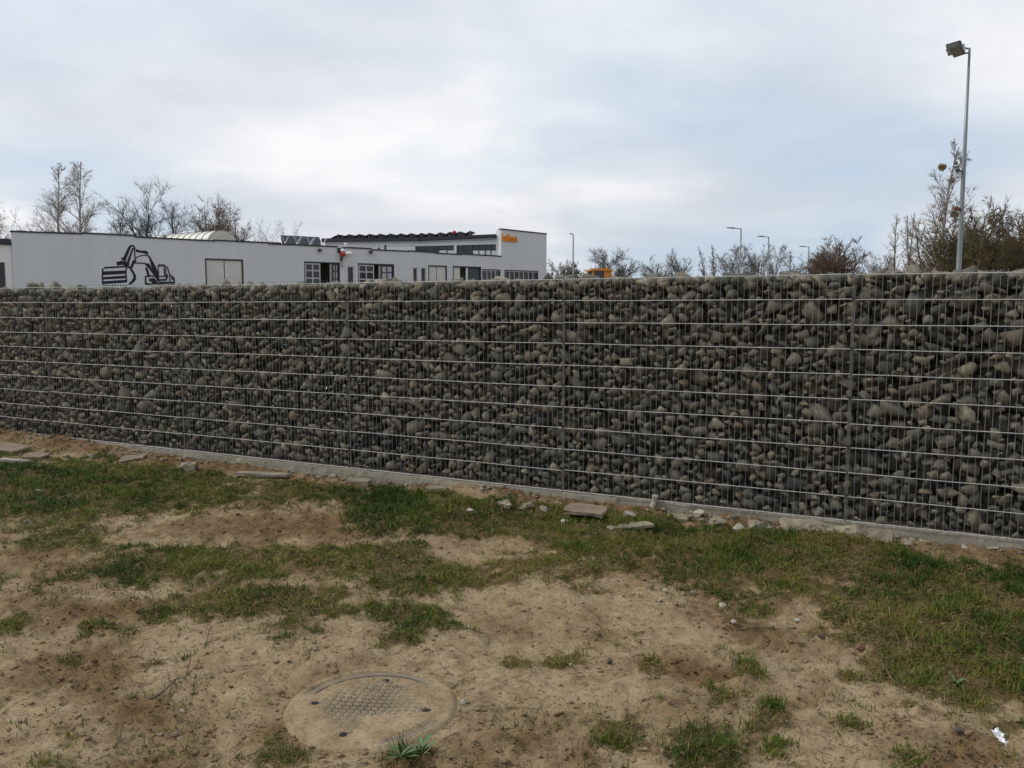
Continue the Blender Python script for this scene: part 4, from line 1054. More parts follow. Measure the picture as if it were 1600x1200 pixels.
for (pts, r0, lf), zz in zip(mb.litter, ZZ):
    mb.tube([(pts[0][0], pts[0][1], zz[0] + 0.002), (pts[1][0], pts[1][1], zz[1] + 0.003 + lf), (pts[2][0], pts[2][1], zz[2] + 0.002 + lf * 1.5)], [r0, r0, r0 * 0.5], 3, False)
simple('straw', (0.15, 0.105, 0.055), 0.85, 0, 0.75, 4.0)
tag(mb.build('straw_litter', 'straw'), 'dead stems and straw scattered over sand and grass', 'straw', kind='stuff')

# ------------------------------------------------------------------ rubble along the footing, pebbles and clods
def lump(name, px, py, wpx, hpx, mat, label, cat, flat=0.5, seed=1, rz=None, group=None, sink=0.3, rough=0.0, depth=None, boxy=0.35, n=15):
    """an angular piece lying on the ground; (px, py) is the foot of it in the photo"""
    g = on_ground(px, py); z = ground_z(g.x, g.y); g = on_ground(px, py, z); z = ground_z(g.x, g.y)
    sc = g.y / FPX * 1.0; w = wpx * sc / 2; h = hpx * sc / 2; d = depth if depth else w * 0.75
    rn = random.Random(seed * 77 + int(px)); mb = MB()
    v, f = rand_hull(rn, n, w, d, h * (1.0), boxy)
    if rough:
        import bmesh
        bm = bmesh.new(); vs_ = [bm.verts.new(p) for p in v]
        for q in f: bm.faces.new([vs_[i] for i in q])
        bmesh.ops.subdivide_edges(bm, edges=bm.edges, cuts=3, use_grid_fill=True); bm.normal_update()
        for q in bm.verts: q.co += q.normal * rough * (mnoise.noise(q.co * 28 + Vector((px, 0, 0))) + 0.6 * mnoise.noise(q.co * 70 + Vector((0, px, 0))))
        bmesh.ops.triangulate(bm, faces=bm.faces); bm.verts.index_update()
        v = [tuple(q.co) for q in bm.verts]; f = [tuple(x.index for x in q.verts) for q in bm.faces]; bm.free()
    mb.add(v, f); o = mb.build(name, mat); o.location = (g.x, g.y + d * 0.6, z + h * (1 - 2 * sink)); o.rotation_euler = (rn.uniform(-.15, .15), rn.uniform(-.15, .15), WANG if rz is None else rz)
    return tag(o, label, cat, group)
def slab_piece(px, py, L, W, T, mat, label, cat, rz=0.0, tilt=(0, 0), lift=0.0, name='broken_paver', seed=1):
    """a broken flat slab, sizes in metres, centre foot at the photo pixel"""
    g = on_ground(px, py); z = ground_z(g.x, g.y); g = on_ground(px, py, z)
    rn = random.Random(seed); n = 9; pts = []
    for (x, y) in ((-.5, -.5), (-.1, -.52), (.25, -.47), (.5, -.5), (.52, 0.1), (.47, .5), (0.1, .47), (-.3, .52), (-.5, .46), (-.53, 0)):
        pts.append((L * (x + rn.uniform(-.04, .04)), W * (y + rn.uniform(-.06, .06))))
    v = []; m_ = len(pts)
    for k2, (zz, s_) in enumerate(((0, 0.97), (T * 0.2, 1.0), (T * 0.8, 1.0), (T, 0.965))): v += [(x * s_ + rn.uniform(-.004, .004), y * s_ + rn.uniform(-.004, .004), zz + rn.uniform(-.08, .08) * T) for x, y in pts]
    f = [tuple(range(m_ - 1, -1, -1)), tuple(range(3 * m_, 4 * m_))] + [(k2 * m_ + i, k2 * m_ + (i + 1) % m_, (k2 + 1) * m_ + (i + 1) % m_, (k2 + 1) * m_ + i) for k2 in range(3) for i in range(m_)]
    o = MB().add(v, f).build(name, mat); o.location = (g.x, g.y, z - 0.004 + lift); o.rotation_euler = (tilt[0], tilt[1], WANG + rz)
    return tag(o, label, cat)
slab_piece(915, 805, 0.36, 0.20, 0.035, 'brown_slab', 'flat brown slab propped against the footing over a dark gap', 'slab', 0.05, (0.12, 0), 0.035, seed=2)
slab_piece(412, 745, 0.62, 0.12, 0.035, 'rubble_concrete', 'long narrow pale slab lying level below the footing at left', 'slab', 0.28, (0, 0), 0.015, seed=3)
slab_piece(208, 720, 0.30, 0.16, 0.035, 'brown_slab', 'brownish slab tipped up on soil in left part of footing', 'slab', 0.5, (0.25, -0.15), 0.02, seed=4)
slab_piece(8, 706, 0.62, 0.34, 0.06, 'brown_slab', 'broad sandy brown slab at the left edge of the photo', 'slab', 0.2, (0.1, 0.05), 0.02, seed=5)
slab_piece(56, 714, 0.34, 0.20, 0.025, 'brown_slab', 'flat brownish slab right of the broad brown slab at left edge', 'slab', 0.15, (0.12, -0.03), 0.01, seed=6)
slab_piece(25, 724, 0.36, 0.07, 0.035, 'pale_stone', 'slim whitish piece below the broad brown slab, dark underneath', 'slab', 0.35, (0, 0.06), 0.02, seed=7)
slab_piece(985, 826, 0.36, 0.10, 0.030, 'rubble_concrete', 'thin pale slab pointing out of the grass under a concrete spike', 'slab', 0.75, (0.05, -0.04), 0.008, seed=8)
slab_piece(563, 757, 0.22, 0.12, 0.06, 'rubble_concrete', 'blocky dark edged slab sunk in soil left of the lush grass', 'slab', 0.2, (0.1, 0), 0.0, seed=9)
slab_piece(684, 768, 0.20, 0.10, 0.05, 'rubble_concrete', 'small flat slab on bare soil below the middle of footing', 'slab', 0.25, (0.0, 0), 0.0, seed=10)
slab_piece(1376, 848, 0.17, 0.05, 0.10, 'rubble_concrete', 'upright flat slab leaning on the footing right of mortar spill', 'slab', 0.0, (-0.35, 0), 0.0, seed=11)
slab_piece(1060, 811, 0.17, 0.10, 0.035, 'rubble_concrete', 'small slab half in grass right of the concrete spike', 'slab', 0.1, (0.15, 0), 0.0, seed=12)
L_ = [(293, 737, 42, 24, 'rubble_concrete', 'lumpy grey mortar heap against the footing at left', 'rubble', 0.018),
      (790, 791, 34, 20, 'rubble_concrete', 'rough grey rubble lump left of the flat brown slab', 'rubble', 0.014),
      (822, 793, 30, 15, 'rubble_concrete', 'low crumbly rubble lump between two others left of brown slab', 'rubble', 0.014),
      (850, 796, 26, 12, 'rubble_concrete', 'crumbly rubble lump touching left side of brown slab', 'rubble', 0.012),
      (983, 812, 26, 14, 'pale_stone', 'angular pale chunk between brown slab and concrete spike', 'rubble', 0.004),
      (1092, 811, 24, 19, 'pale_stone', 'pale angular chunk leaning on footing at start of rubble cluster', 'rubble', 0.004),
      (1123, 823, 36, 20, 'rubble_concrete', 'big rough grey chunk with dark hollow in rubble cluster', 'rubble', 0.014),
      (1155, 828, 24, 17, 'pale_stone', 'squarish pale chunk in the middle of rubble cluster', 'rubble', 0.003),
      (1183, 828, 36, 24, 'rubble_concrete', 'largest grey chunk at right end of rubble cluster', 'rubble', 0.010),
      (1205, 826, 16, 14, 'pale_stone', 'pale chunk between the rubble cluster and mortar spill', 'rubble', 0.003),
      (1420, 851, 26, 14, 'rubble_concrete', 'knobbly rubble chunk right of the upright leaning slab', 'rubble', 0.008),
      (1443, 851, 14, 10, 'pale_stone', 'small pale chunk right of the knobbly one near leaning slab', 'rubble', 0.003),
      (1509, 856, 12, 13, 'pale_stone', 'small upright chunk at the footing near right edge', 'rubble', 0.003),
      (1560, 860, 34, 9, 'rubble_concrete', 'low grey chunk in grass at the footing by right edge', 'rubble', 0.006),
      (600, 752, 22, 9, 'rubble_concrete', 'flattish rubble lump against footing above the lush grass', 'rubble', 0.008),
      (520, 748, 20, 9, 'rubble_concrete', 'small rubble lump on bare soil right of long narrow slab', 'rubble', 0.008),
      (498, 745, 14, 8, 'rubble_concrete', 'smallest rubble lump just right of long narrow slab', 'rubble', 0.006),
      (144, 716, 22, 8, 'rubble_concrete', 'low rubble lump on soil left of the tipped slab', 'rubble', 0.008),
      (172, 712, 15, 8, 'rubble_concrete', 'rubble chunk just left of the tipped slab', 'rubble', 0.006),
      (100, 708, 18, 8, 'rubble_concrete', 'rubble chunk on brown soil near left edge slabs', 'rubble', 0.006)]
for i, (px, py, w, h, mat, lab, cat, ro) in enumerate(L_): lump('rubble_chunk', px, py, w, h, mat, lab, cat, seed=i + 3, rough=ro, sink=0.22, group='rubble along the footing')
# mortar spilled over the footing: a ragged bank of concrete
sA = wall_s(*on_ground(1200, 835).xy); sB = wall_s(*on_ground(1352, 852).xy)
v = []; f = []; nu, nv_ = 90, 16
for i in range(nu + 1):
    for j in range(nv_ + 1):
        u_, t_ = i / nu, j / nv_; s_ = sA + (sB - sA) * u_
        env = min(1, u_ * 9, (1 - u_) * 9)
        top = 0.102 * env * (0.72 + 0.28 * mnoise.noise(Vector((s_ * 4, 1, 0))))
        yy = -0.014 - 0.20 * t_ * (0.8 + 0.3 * mnoise.noise(Vector((s_ * 3, 7, 0)))); zz = top * (1 - t_ ** 0.8) - 0.03 * t_ + 0.004
        nz = mnoise.noise(Vector((s_ * 16, t_ * 5, 2))) * 0.022 + mnoise.noise(Vector((s_ * 45, t_ * 14, 4))) * 0.012
        v.append((s_, yy - abs(nz) * 0.9 * min(1, t_ * 5), zz + nz * min(1, t_ * 4)))
for i in range(nu):
    for j in range(nv_): f.append((i * (nv_ + 1) + j, i * (nv_ + 1) + j + 1, (i + 1) * (nv_ + 1) + j + 1, (i + 1) * (nv_ + 1) + j))
o = MB().add(v, f).build('mortar_spill', 'rubble_concrete'); o.location = WA; o.rotation_euler = (0, 0, WANG)
o.location.z = ground_z(*(WA + WD * ((sA + sB) / 2) + WN * 0.15).xy) * 0.5
tag(o, 'rough crumbly mortar spill banked against the footing right of rubble cluster', 'mortar')
# spike of concrete that ran out of the formwork joint
g = on_ground(1014, 806); s_ = wall_s(g.x, g.y)
o = MB().tube([(s_, -0.05, -0.03), (s_ - 0.005, -0.035, 0.05), (s_ + 0.02, -0.025, 0.11), (s_ + 0.03, -0.03, 0.17)], [0.035, 0.026, 0.022, 0.03], 7).build('concrete_spike', 'pale_stone'); o.location = WA; o.rotation_euler = (0, 0, WANG)
tag(o, 'knobbly upright concrete spike stuck to the footing and rising over the bottom wire', 'concrete')
PB = [(283, 1106, 13, 10, 'pale_stone', 'pale oval pebble alone on sand left of the manhole'), (272, 1149, 14, 9, 'rubble_concrete', 'upper right pebble of a trio on sand at lower left'),
      (280, 1157, 15, 9, 'rubble_concrete', 'lowest greyish pebble of a trio on sand at lower left'), (250, 1153, 13, 8, 'brown_slab', 'leftmost brownish pebble of a trio on sand at lower left'),
      (186, 978, 12, 9, 'brown_slab', 'pinkish stone on sand beside a grass tuft at left'), (724, 1102, 11, 11, 'pale_stone', 'round pale pebble right of the manhole cover'),
      (692, 1122, 10, 9, 'brown_slab', 'sandy clod at the right rim of manhole cover'), (1040, 927, 11, 10, 'pale_stone', 'round cream pebble on the sandy edge below right grass'), (1032, 942, 9, 8, 'pale_stone', 'small cream pebble below the round one at grass edge'),
      (1016, 922, 15, 11, 'brown_slab', 'brown stone left of the round cream pebble'), (1083, 931, 14, 7, 'rubble_concrete', 'flattish pale stone right of the round cream pebble'), (1130, 951, 17, 9, 'pale_stone', 'broad pale stone under a grass tuft right of centre'),
      (1247, 974, 16, 7, 'pale_stone', 'flat cream stone on brown ground at right'), (953, 1037, 14, 10, 'dark_clod', 'dark reddish clod on sand right of manhole'), (1285, 997, 14, 11, 'dark_clod', 'round dark clod on brown ground at right'),
      (1346, 1012, 22, 13, 'rust_clod', 'rusty brown block under straw at right'), (1500, 1150, 19, 12, 'dark_clod', 'dark clod left of the crumpled white scrap'),
      (60, 775, 13, 9, 'rubble_concrete', 'grey stone in grass near left edge'), (42, 815, 20, 8, 'rubble_concrete', 'low pale stone in grass below the grey one at left edge'), (735, 803, 15, 10, 'pale_stone', 'white angular stone in grass right of lush patch'),
      (446, 790, 9, 7, 'pale_stone', 'small white stone in grass at left centre'), (882, 819, 17, 9, 'pale_stone', 'rounded white stone in grass below the brown slab'), (1147, 984, 13, 8, 'pale_stone', 'pale stone at the left end of dark stick'), (1005, 1151, 10, 8, 'rust_clod', 'reddish clod in grass at lower right'),
      (320, 878, 16, 8, 'brown_slab', 'sandy clod in bare soil at left centre'), (1585, 900, 12, 7, 'pale_stone', 'pale stone in grass near right edge below wall')]
for i, (px, py, w, h, mat, lab) in enumerate(PB): lump('clod' if 'clod' in lab else 'pebble', px, py, w, h, mat, lab, 'clod' if 'clod' in lab else 'stone', seed=i + 60, rz=i * 1.3, sink=0.18, n=24, boxy=0.1, group='loose stones on the ground')
# crumpled white scrap
g = on_ground(1561, 1170); z = ground_z(g.x, g.y); rn = random.Random(3); v = []; f = []; n = 9
for i in range(n):
    for j in range(n):
        x, y = (i / (n - 1) - .5) * 0.055, (j / (n - 1) - .5) * 0.075
        v.append((x + rn.uniform(-.005, .005), y + rn.uniform(-.005, .005), 0.012 + 0.018 * mnoise.noise(Vector((x * 60, y * 60, 2))) + 0.25 * abs(y) * (1 if x > 0 else .2)))
f = [(i * n + j, (i + 1) * n + j, (i + 1) * n + j + 1, i * n + j + 1) for i in range(n - 1) for j in range(n - 1)]
sm = MB().add(v, f).build('paper_scrap', 'paper_white'); sm.location = (g.x, g.y, z + 0.004); sm.rotation_euler = (0.5, 0.2, 0.6); tag(sm, 'crumpled white scrap of paper on sand at lower right', 'litter')
md = sm.modifiers.new('thickness', 'SOLIDIFY'); md.thickness = 0.0012
# twigs
def twig(pts, r0, label, forks=(), name='twig'):
    W = []
    for (px, py, lf) in pts:
        g = on_ground(px, py); W.append((g.x, g.y, ground_z(g.x, g.y) + 0.006 + lf))
    mb = MB().tube(W, [r0 * (1 - 0.6 * i / len(W)) for i in range(len(W))], 6)
    for fk in forks:
        Q = []
        for (px, py, lf) in fk:
            g = on_ground(px, py); Q.append((g.x, g.y, ground_z(g.x, g.y) + 0.006 + lf))
        mb.tube(Q, [r0 * 0.6, r0 * 0.4, r0 * 0.2][:len(Q)], 5)
    return tag(mb.build(name, 'twig_wood'), label, 'twig')
twig([(1150, 987, 0), (1180, 986, 0.004), (1210, 983, 0.006), (1240, 981, 0.002)], 0.005, 'long thin dark stick lying on sand at right')
twig([(236, 1094, 0.0), (252, 1084, 0.006), (268, 1072, 0.02), (280, 1066, 0.03)], 0.007, 'forked dry root sticking from sand at lower left', [[(268, 1072, 0.02), (264, 1066, 0.035), (262, 1060, 0.05)], [(272, 1070, 0.02), (290, 1064, 0.03), (312, 1050, 0.05)], [(290, 1064, 0.03), (298, 1050, 0.06), (290, 1036, 0.09)]], 'dry_root')
twig([(320, 1020, 0), (324, 1008, 0.02), (330, 996, 0.05)], 0.004, 'short dark upright twig on sand left of centre', [[(322, 1014, .01), (336, 1012, .012), (346, 1010, 0.01)]])
twig([(178, 1165, 0), (188, 1156, 0.01), (192, 1146, 0.035)], 0.005, 'bent dark twig on sand near bottom left', [[(188, 1156, .01), (178, 1150, .02), (170, 1146, .03)]])
twig([(1384, 1058, 0.05), (1392, 1074, 0.03), (1410, 1083, 0.01), (1425, 1090, 0.0)], 0.004, 'pale bent dry stem at the grass edge lower right')
# leafy weed in front of the manhole
def weed(px, py, label, nleaf, L, seed):
    g = on_ground(px, py); z = ground_z(g.x, g.y); rn = random.Random(seed)
    t = empty('weed', (g.x, g.y, z - 0.004)); tag(t, label, 'weed')
    for i in range(nleaf):
        a_ = rn.uniform(0, 6.28); l_ = L * rn.uniform(.6, 1.1); el = rn.uniform(0.35, 1.1); v = []; f = []
        for k2 in range(6):
            q = k2 / 5; w = 0.12 * l_ * math.sin(math.pi * min(1, q * 0.9 + 0.1)) * (1 if k2 % 2 else 0.65); r0 = l_ * q * math.cos(el * (1 - 0.4 * q)); zz = l_ * q * math.sin(el) * (1 - 0.35 * q)
            ca_, sa_ = math.cos(a_), math.sin(a_)
            v += [(r0 * ca_ - w * sa_, r0 * sa_ + w * ca_, zz + w * .3), (r0 * ca_, r0 * sa_, zz), (r0 * ca_ + w * sa_, r0 * sa_ - w * ca_, zz + w * .3)]
        for k2 in range(5): f += [(k2 * 3, k2 * 3 + 1, k2 * 3 + 4, k2 * 3 + 3), (k2 * 3 + 1, k2 * 3 + 2, k2 * 3 + 5, k2 * 3 + 4)]
        MB().add(v, f).build('leaf', 'weed_leaf', t)
weed(655, 1176, 'leafy green weed in the sand in front of the manhole', 9, 0.11, 1)
weed(625, 1196, 'darker low weed left of the leafy one at the bottom edge', 12, 0.085, 2)
weed(1494, 1080, 'pale green weed rosette at grass edge lower right', 7, 0.07, 5)

# ------------------------------------------------------------------ bare trees
def tubes_np(polys, sides):
    """polys: list of (pts Nx3, radii N); same N within one call"""
    if not polys: return np.zeros((0, 3)), np.zeros((0, 4), np.int32)
    P = np.array([p for p, _ in polys]); Rr = np.array([r for _, r in polys]); B, n = P.shape[:2]
    T = np.empty_like(P); T[:, 1:-1] = P[:, 2:] - P[:, :-2]; T[:, 0] = P[:, 1] - P[:, 0]; T[:, -1] = P[:, -1] - P[:, -2]
    T /= np.linalg.norm(T, axis=2, keepdims=True) + 1e-9
    ref = np.where(np.abs(T[..., 2:3]) > 0.9, np.array([1.0, 0, 0]), np.array([0, 0, 1.0]))
    A = np.cross(T, ref); A /= np.linalg.norm(A, axis=2, keepdims=True) + 1e-9; Bv = np.cross(T, A)
    th = np.arange(sides) * 2 * math.pi / sides
    V = P[:, :, None, :] + Rr[:, :, None, None] * (A[:, :, None, :] * np.cos(th)[:, None] + Bv[:, :, None, :] * np.sin(th)[:, None])
    base = (np.arange(B)[:, None, None] * n + np.arange(n - 1)[None, :, None]) * sides + np.arange(sides)[None, None, :]
    nxt = (np.arange(B)[:, None, None] * n + np.arange(n - 1)[None, :, None]) * sides + (np.arange(sides) + 1)[None, None, :] % sides
    Q = np.stack([base, nxt, nxt + sides, base + sides], -1).reshape(-1, 4)
    return V.reshape(-1, 3), Q
def grow(rs, p, d, L, r, n, wob, trop, droop=0.0):
    pts = [p]; rad = [r]; d = d / np.linalg.norm(d)
    for i in range(n):
        d = d + rs.randn(3) * wob + np.array([0, 0, trop - droop * (i / n)]); d /= np.linalg.norm(d)
        p = p + d * L / n; pts.append(p); rad.append(r * (1 - 0.82 * (i + 1) / n))
    return np.array(pts), np.array(rad)
def side(rs, d, ang):
    d = d / np.linalg.norm(d); a_ = np.cross(d, rs.randn(3)); a_ /= np.linalg.norm(a_) + 1e-9
    return d * math.cos(ang) + a_ * math.sin(ang)
TREE_CACHE = {}
def bare_tree(name, base, H, style, seed, label, cat='tree', mats=('dark_bark', 'dark_bark'), spread=1.0, twr=0.010, dens=1.0, group=None, lean=0.0, mistletoe=(), share=None):
    if share in TREE_CACHE:
        (mt, mc, h0) = TREE_CACHE[share]; t = empty(name, base, seed * 1.7); tag(t, label, cat, group)
        for nm, me in (('trunk', mt), ('crown', mc)): link(nm, me, t).scale = (H / h0,) * 3
        return t
    rs = np.random.RandomState(seed); L0, L1, L2, L3 = [], [], [], []
    if style == 'birch':
        stems = [grow(rs, np.zeros(3), np.array([lean, 0, 1.0]), H, H * 0.011 + 0.03, 12, 0.035, 0.02)]
        p1 = dict(n=int(32 * dens), lo=0.18, hi=0.97, ang=(0.4, 0.75), len=0.40, trop=0.05, droop=0.05)
        c2 = (11, 0.42); c3 = (11, 0.6); drp = 0.12
    elif style == 'poplar':
        stems = [grow(rs, np.zeros(3), np.array([lean, 0, 1.0]), H, H * 0.010 + 0.02, 10, 0.03, 0.03)]
        p1 = dict(n=int(26 * dens), lo=0.25, hi=0.96, ang=(0.3, 0.55), len=0.30, trop=0.10, droop=0.0)
        c2 = (7, 0.42); c3 = (4, 0.45); drp = 0.0
    elif style == 'round':
        stems = [grow(rs, np.zeros(3), np.array([lean, 0, 1.0]), H * 0.66, H * 0.016 + 0.04, 8, 0.07, 0.04)]
        p1 = dict(n=int(15 * dens), lo=0.50, hi=1.0, ang=(0.55, 1.2), len=0.46, trop=0.06, droop=0.0)
        c2 = (9, 0.46); c3 = (9, 0.55); drp = 0.0
    else:   # shrub
        stems = [grow(rs, np.append(rs.randn(2) * 0.06 * H * spread, 0), np.array([rs.randn() * 0.36 * spread, rs.randn() * 0.36 * spread, 1.0]), H * rs.uniform(0.62, 1.0), H * 0.006 + 0.012, 8, 0.07, 0.05) for _ in range(int(15 * dens))]
        p1 = dict(n=9, lo=0.15, hi=0.95, ang=(0.35, 0.85), len=0.36, trop=0.06, droop=0.0)
        c2 = (8, 0.45); c3 = (6, 0.5); drp = 0.0
    for (P, Rr) in stems:
        L0.append((P, Rr)); SL = np.linalg.norm(P[-1] - P[0])
        for i in range(p1['n']):
            t = p1['lo'] + (p1['hi'] - p1['lo']) * ((i + rs.rand()) / p1['n']); fi = t * (len(P) - 1); k0 = min(int(fi), len(P) - 2); fr = fi - k0
            bp = P[k0] * (1 - fr) + P[k0 + 1] * fr; dr = P[k0 + 1] - P[k0]; br = Rr[k0] * (1 - fr) + Rr[k0 + 1] * fr
            shape = (1.15 - t) if style in ('birch', 'poplar') else (0.75 + 0.35 * math.sin(math.pi * t))
            d1 = side(rs, dr, rs.uniform(*p1['ang'])); d1[:2] *= spread
            l1 = SL * p1['len'] * max(0.12, shape) * rs.uniform(0.7, 1.15)
            b1 = grow(rs, bp, d1, l1, max(br * 0.55, twr * 1.6), 6, 0.10 if style != 'birch' else 0.06, p1['trop'], p1['droop']); L1.append(b1)
            for j in range(c2[0]):
                t2 = rs.uniform(0.2, 1.0); q2 = min(int(t2 * 6), 5)
                d2 = side(rs, b1[0][q2 + 1] - b1[0][q2], rs.uniform(0.4, 1.0)); l2 = l1 * c2[1] * rs.uniform(0.6, 1.2) * (1.2 - 0.5 * t2)
                b2 = grow(rs, b1[0][q2], d2, l2, max(b1[1][q2] * 0.55, twr * 1.15), 4, 0.11, 0.05, drp); L2.append(b2)
                for m3 in range(c3[0]):
                    q3 = rs.randint(1, 5); q3 = min(q3, 3)
                    d3 = side(rs, b2[0][q3 + 1] - b2[0][q3], rs.uniform(0.3, 0.9)); l3 = l2 * c3[1] * rs.uniform(0.6, 1.3)
                    L3.append(grow(rs, b2[0][q3], d3, l3, twr, 1, 0.12, 0.05, drp * 2))
    t = empty(name, base); tag(t, label, cat, group)
    hmax = max(x[0][:, 2].max() for Lx in (L0, L1, L2, L3) for x in Lx); kz = H / hmax
    for Lx in (L0, L1, L2, L3):
        for x in Lx: x[0][:] *= kz
    V, Q = tubes_np([x for x in L0], 6); link('trunk', np_mesh('trunk', V, quads=Q, mat=mats[0]), t)
    vs_, qs_, o_ = [], [], 0
    for (Lx, sd_) in ((L1, 4), (L2, 3), (L3, 3)):
        V, Q = tubes_np(Lx, sd_)
        if len(V): vs_.append(V); qs_.append(Q + o_); o_ += len(V)
    link('crown', np_mesh('crown', np.concatenate(vs_), quads=np.concatenate(qs_), mat=mats[1]), t)
    if share: TREE_CACHE[share] = (t.children[0].data if t.children[0].name.startswith('trunk') else t.children[1].data, t.children[1].data if t.children[0].name.startswith('trunk') else t.children[0].data, H)
    for (dx_, dz_, rr) in mistletoe:
        # a ball of forking green twigs hung in the branches
        lst = []
        for q in range(90):
            d = rs.randn(3); d /= np.linalg.norm(d); pp = grow(rs, np.array([dx_, 0.0, dz_]), d, rr * rs.uniform(.7, 1.05), 0.02, 3, 0.2, 0); lst.append(pp)
            for e in range(3): lst.append(grow(rs, pp[0][2], side(rs, d, 0.7), rr * 0.45, 0.024, 3, 0.2, 0))
        V, Q = tubes_np(lst, 3); link('mistletoe', np_mesh('mistletoe', V, quads=Q, mat='mistletoe_green'), t)
    return t
def tree_at(name, px, top, Y, style, seed, label, **kw):
    g = at_depth(px, 480, Y); H = at_depth(px, top, Y).z * (1.09 if style in ('shrub', 'round') else 1.03)
    kw.setdefault('cat', 'tree')
    return bare_tree(name, (g.x, g.y, -0.05), H * 1.0, style, seed, label, **kw)
BI = dict(mats=('birch_bark', 'birch_twig'), twr=0.011)
tree_at('birch_tree', -14, 262, 96, 'birch', 3, 'bare birch cut by the left edge of the photo', spread=1.0, **BI)
tree_at('birch_tree', 100, 258, 100, 'birch', 4, 'left one of two tall bare birches behind the workshop', lean=-0.035, spread=1.3, dens=0.85, **BI)
tree_at('birch_tree', 136, 254, 98, 'birch', 9, 'right one of two tall bare birches behind the workshop', spread=1.3, dens=0.85, **BI)
tree_at('low_tree', 30, 330, 104, 'shrub', 41, 'low bare bush behind the roof at far left', cat='bush', mats=('grey_bark', 'birch_twig'), dens=0.5, spread=1.2, twr=0.012)
DK = dict(mats=('dark_bark', 'dark_bark'))
tree_at('round_tree', 204, 322, 92, 'round', 6, 'smallest dark bare tree left of a pair behind workshop', spread=0.8, twr=0.013, dens=0.75, lean=-0.1, **DK)
tree_at('round_tree', 231, 292, 92, 'round', 12, 'narrower left one of two dark round crowned bare trees', spread=0.75, twr=0.012, **DK)
tree_at('round_tree', 275, 296, 93, 'round', 8, 'broader right one of two dark round crowned bare trees', spread=0.95, twr=0.012, dens=1.1, **DK)
tree_at('dome_bush', 347, 313, 95, 'shrub', 15, 'dome shaped bare brown tree behind the barrel skylight', mats=('grey_bark', 'brown_twig'), spread=0.42, twr=0.018, dens=1.4)
tree_at('low_tree', 452, 352, 100, 'shrub', 17, 'wispy bush top beside the three steep solar panels', cat='bush', mats=('grey_bark', 'grey_twig'), spread=0.9, twr=0.010, dens=0.5)
GY_ = dict(mats=('grey_bark', 'grey_twig'))
tree_at('far_tree', 868, 408, 112, 'round', 22, 'small bare tree peeping out beside the tall white block', spread=1.2, twr=0.013, **GY_)
tree_at('far_tree', 938, 392, 98, 'round', 23, 'bare tree standing over the orange machine cab', spread=0.95, twr=0.016, dens=1.3, **GY_)
tree_at('far_tree', 964, 398, 98, 'round', 24, 'bare tree right beside the one over orange cab', spread=0.8, twr=0.016, **GY_)
tree_at('far_tree', 1020, 405, 100, 'round', 25, 'leftmost of a far pair right of orange machine', spread=0.85, twr=0.015, **GY_)
tree_at('far_tree', 1050, 395, 100, 'round', 26, 'rightmost of a far pair right of orange machine', spread=0.85, twr=0.015, dens=1.2, **GY_)
for i, (px, top, sty, lab) in enumerate(((1107, 386, 'poplar', 'slim bare tree at left end of row by double lamps'), (1119, 385, 'poplar', 'second slim bare tree in row left of lamps'), (1137, 390, 'round', 'small round bare tree just left of taller street lamp'),
                                   (1157, 386, 'round', 'broad bare tree behind the taller street lamp'), (1180, 389, 'round', 'leaning bare tree between two street lamps'), (1213, 388, 'round', 'bare tree right of the second street lamp'), (1228, 398, 'poplar', 'slim bare tree right end of row before brown crown'))):
    tree_at('far_tree', px, top, 92 + i % 3, sty, 30 + i, lab, spread=0.8, twr=0.013, dens=1.0, lean=0.06 if i > 2 else 0, **GY_)
tree_at('brown_tree', 1296, 373, 80, 'shrub', 45, 'dense brown rounded bare tree left of the tall light pole', mats=('grey_bark', 'brown_twig'), spread=0.62, twr=0.024, dens=1.9)
tree_at('brown_tree', 1268, 400, 84, 'shrub', 46, 'lower bare bush leaning left of the dense brown tree', cat='bush', mats=('grey_bark', 'grey_twig'), spread=0.8, twr=0.013, dens=0.8)
tree_at('far_tree', 1364, 388, 88, 'round', 48, 'small sparse tree between brown tree and slim birches', spread=0.8, twr=0.011, dens=0.7, **GY_)
BG = dict(mats=('grey_bark', 'birch_twig'), twr=0.010)
tree_at('birch_tree', 1396, 338, 66, 'poplar', 51, 'left slim bare birch of a close trio', **BG)
tree_at('birch_tree', 1412, 337, 68, 'poplar', 52, 'middle slim bare birch of a close trio', **BG)
tree_at('birch_tree', 1424, 339, 66, 'poplar', 53, 'right slim bare birch of a close trio', **BG)
tree_at('birch_tree', 1447, 345, 64, 'poplar', 54, 'slim bare birch just left of the mistletoe birch', **BG)
bt = at_depth(1462, 480, 52)
zz = lambda px, py: (at_depth(px, py, 52).x - bt.x, at_depth(px, py, 52).z)
tree_at('birch_tree', 1462, 226, 52, 'birch', 61, 'tall bare birch hung with mistletoe balls beside light pole', mats=('birch_bark', 'birch_twig'), twr=0.010, dens=0.6, lean=0.03, spread=0.85,
        mistletoe=[(*zz(1472, 260), 0.26), (*zz(1487, 281), 0.2), (*zz(1491, 333), 0.24), (*zz(1472, 342), 0.18), (*zz(1494, 254), 0.12)])
tree_at('brush_thicket', 1524, 322, 46, 'shrub', 71, 'left dome of tangled brown brush behind light pole', cat='brush', mats=('grey_bark', 'olive_twig'), spread=1.0, twr=0.016, dens=2.5)
tree_at('brush_thicket', 1592, 318, 48, 'shrub', 72, 'right dome of tangled brown brush at right edge', cat='brush', mats=('grey_bark', 'brown_twig'), spread=1.0, twr=0.016, dens=2.5)
tree_at('brush_thicket', 1470, 388, 50, 'shrub', 73, 'low brown brush at the foot of the mistletoe birch', cat='brush', mats=('grey_bark', 'brown_twig'), spread=0.9, twr=0.016, dens=1.2)
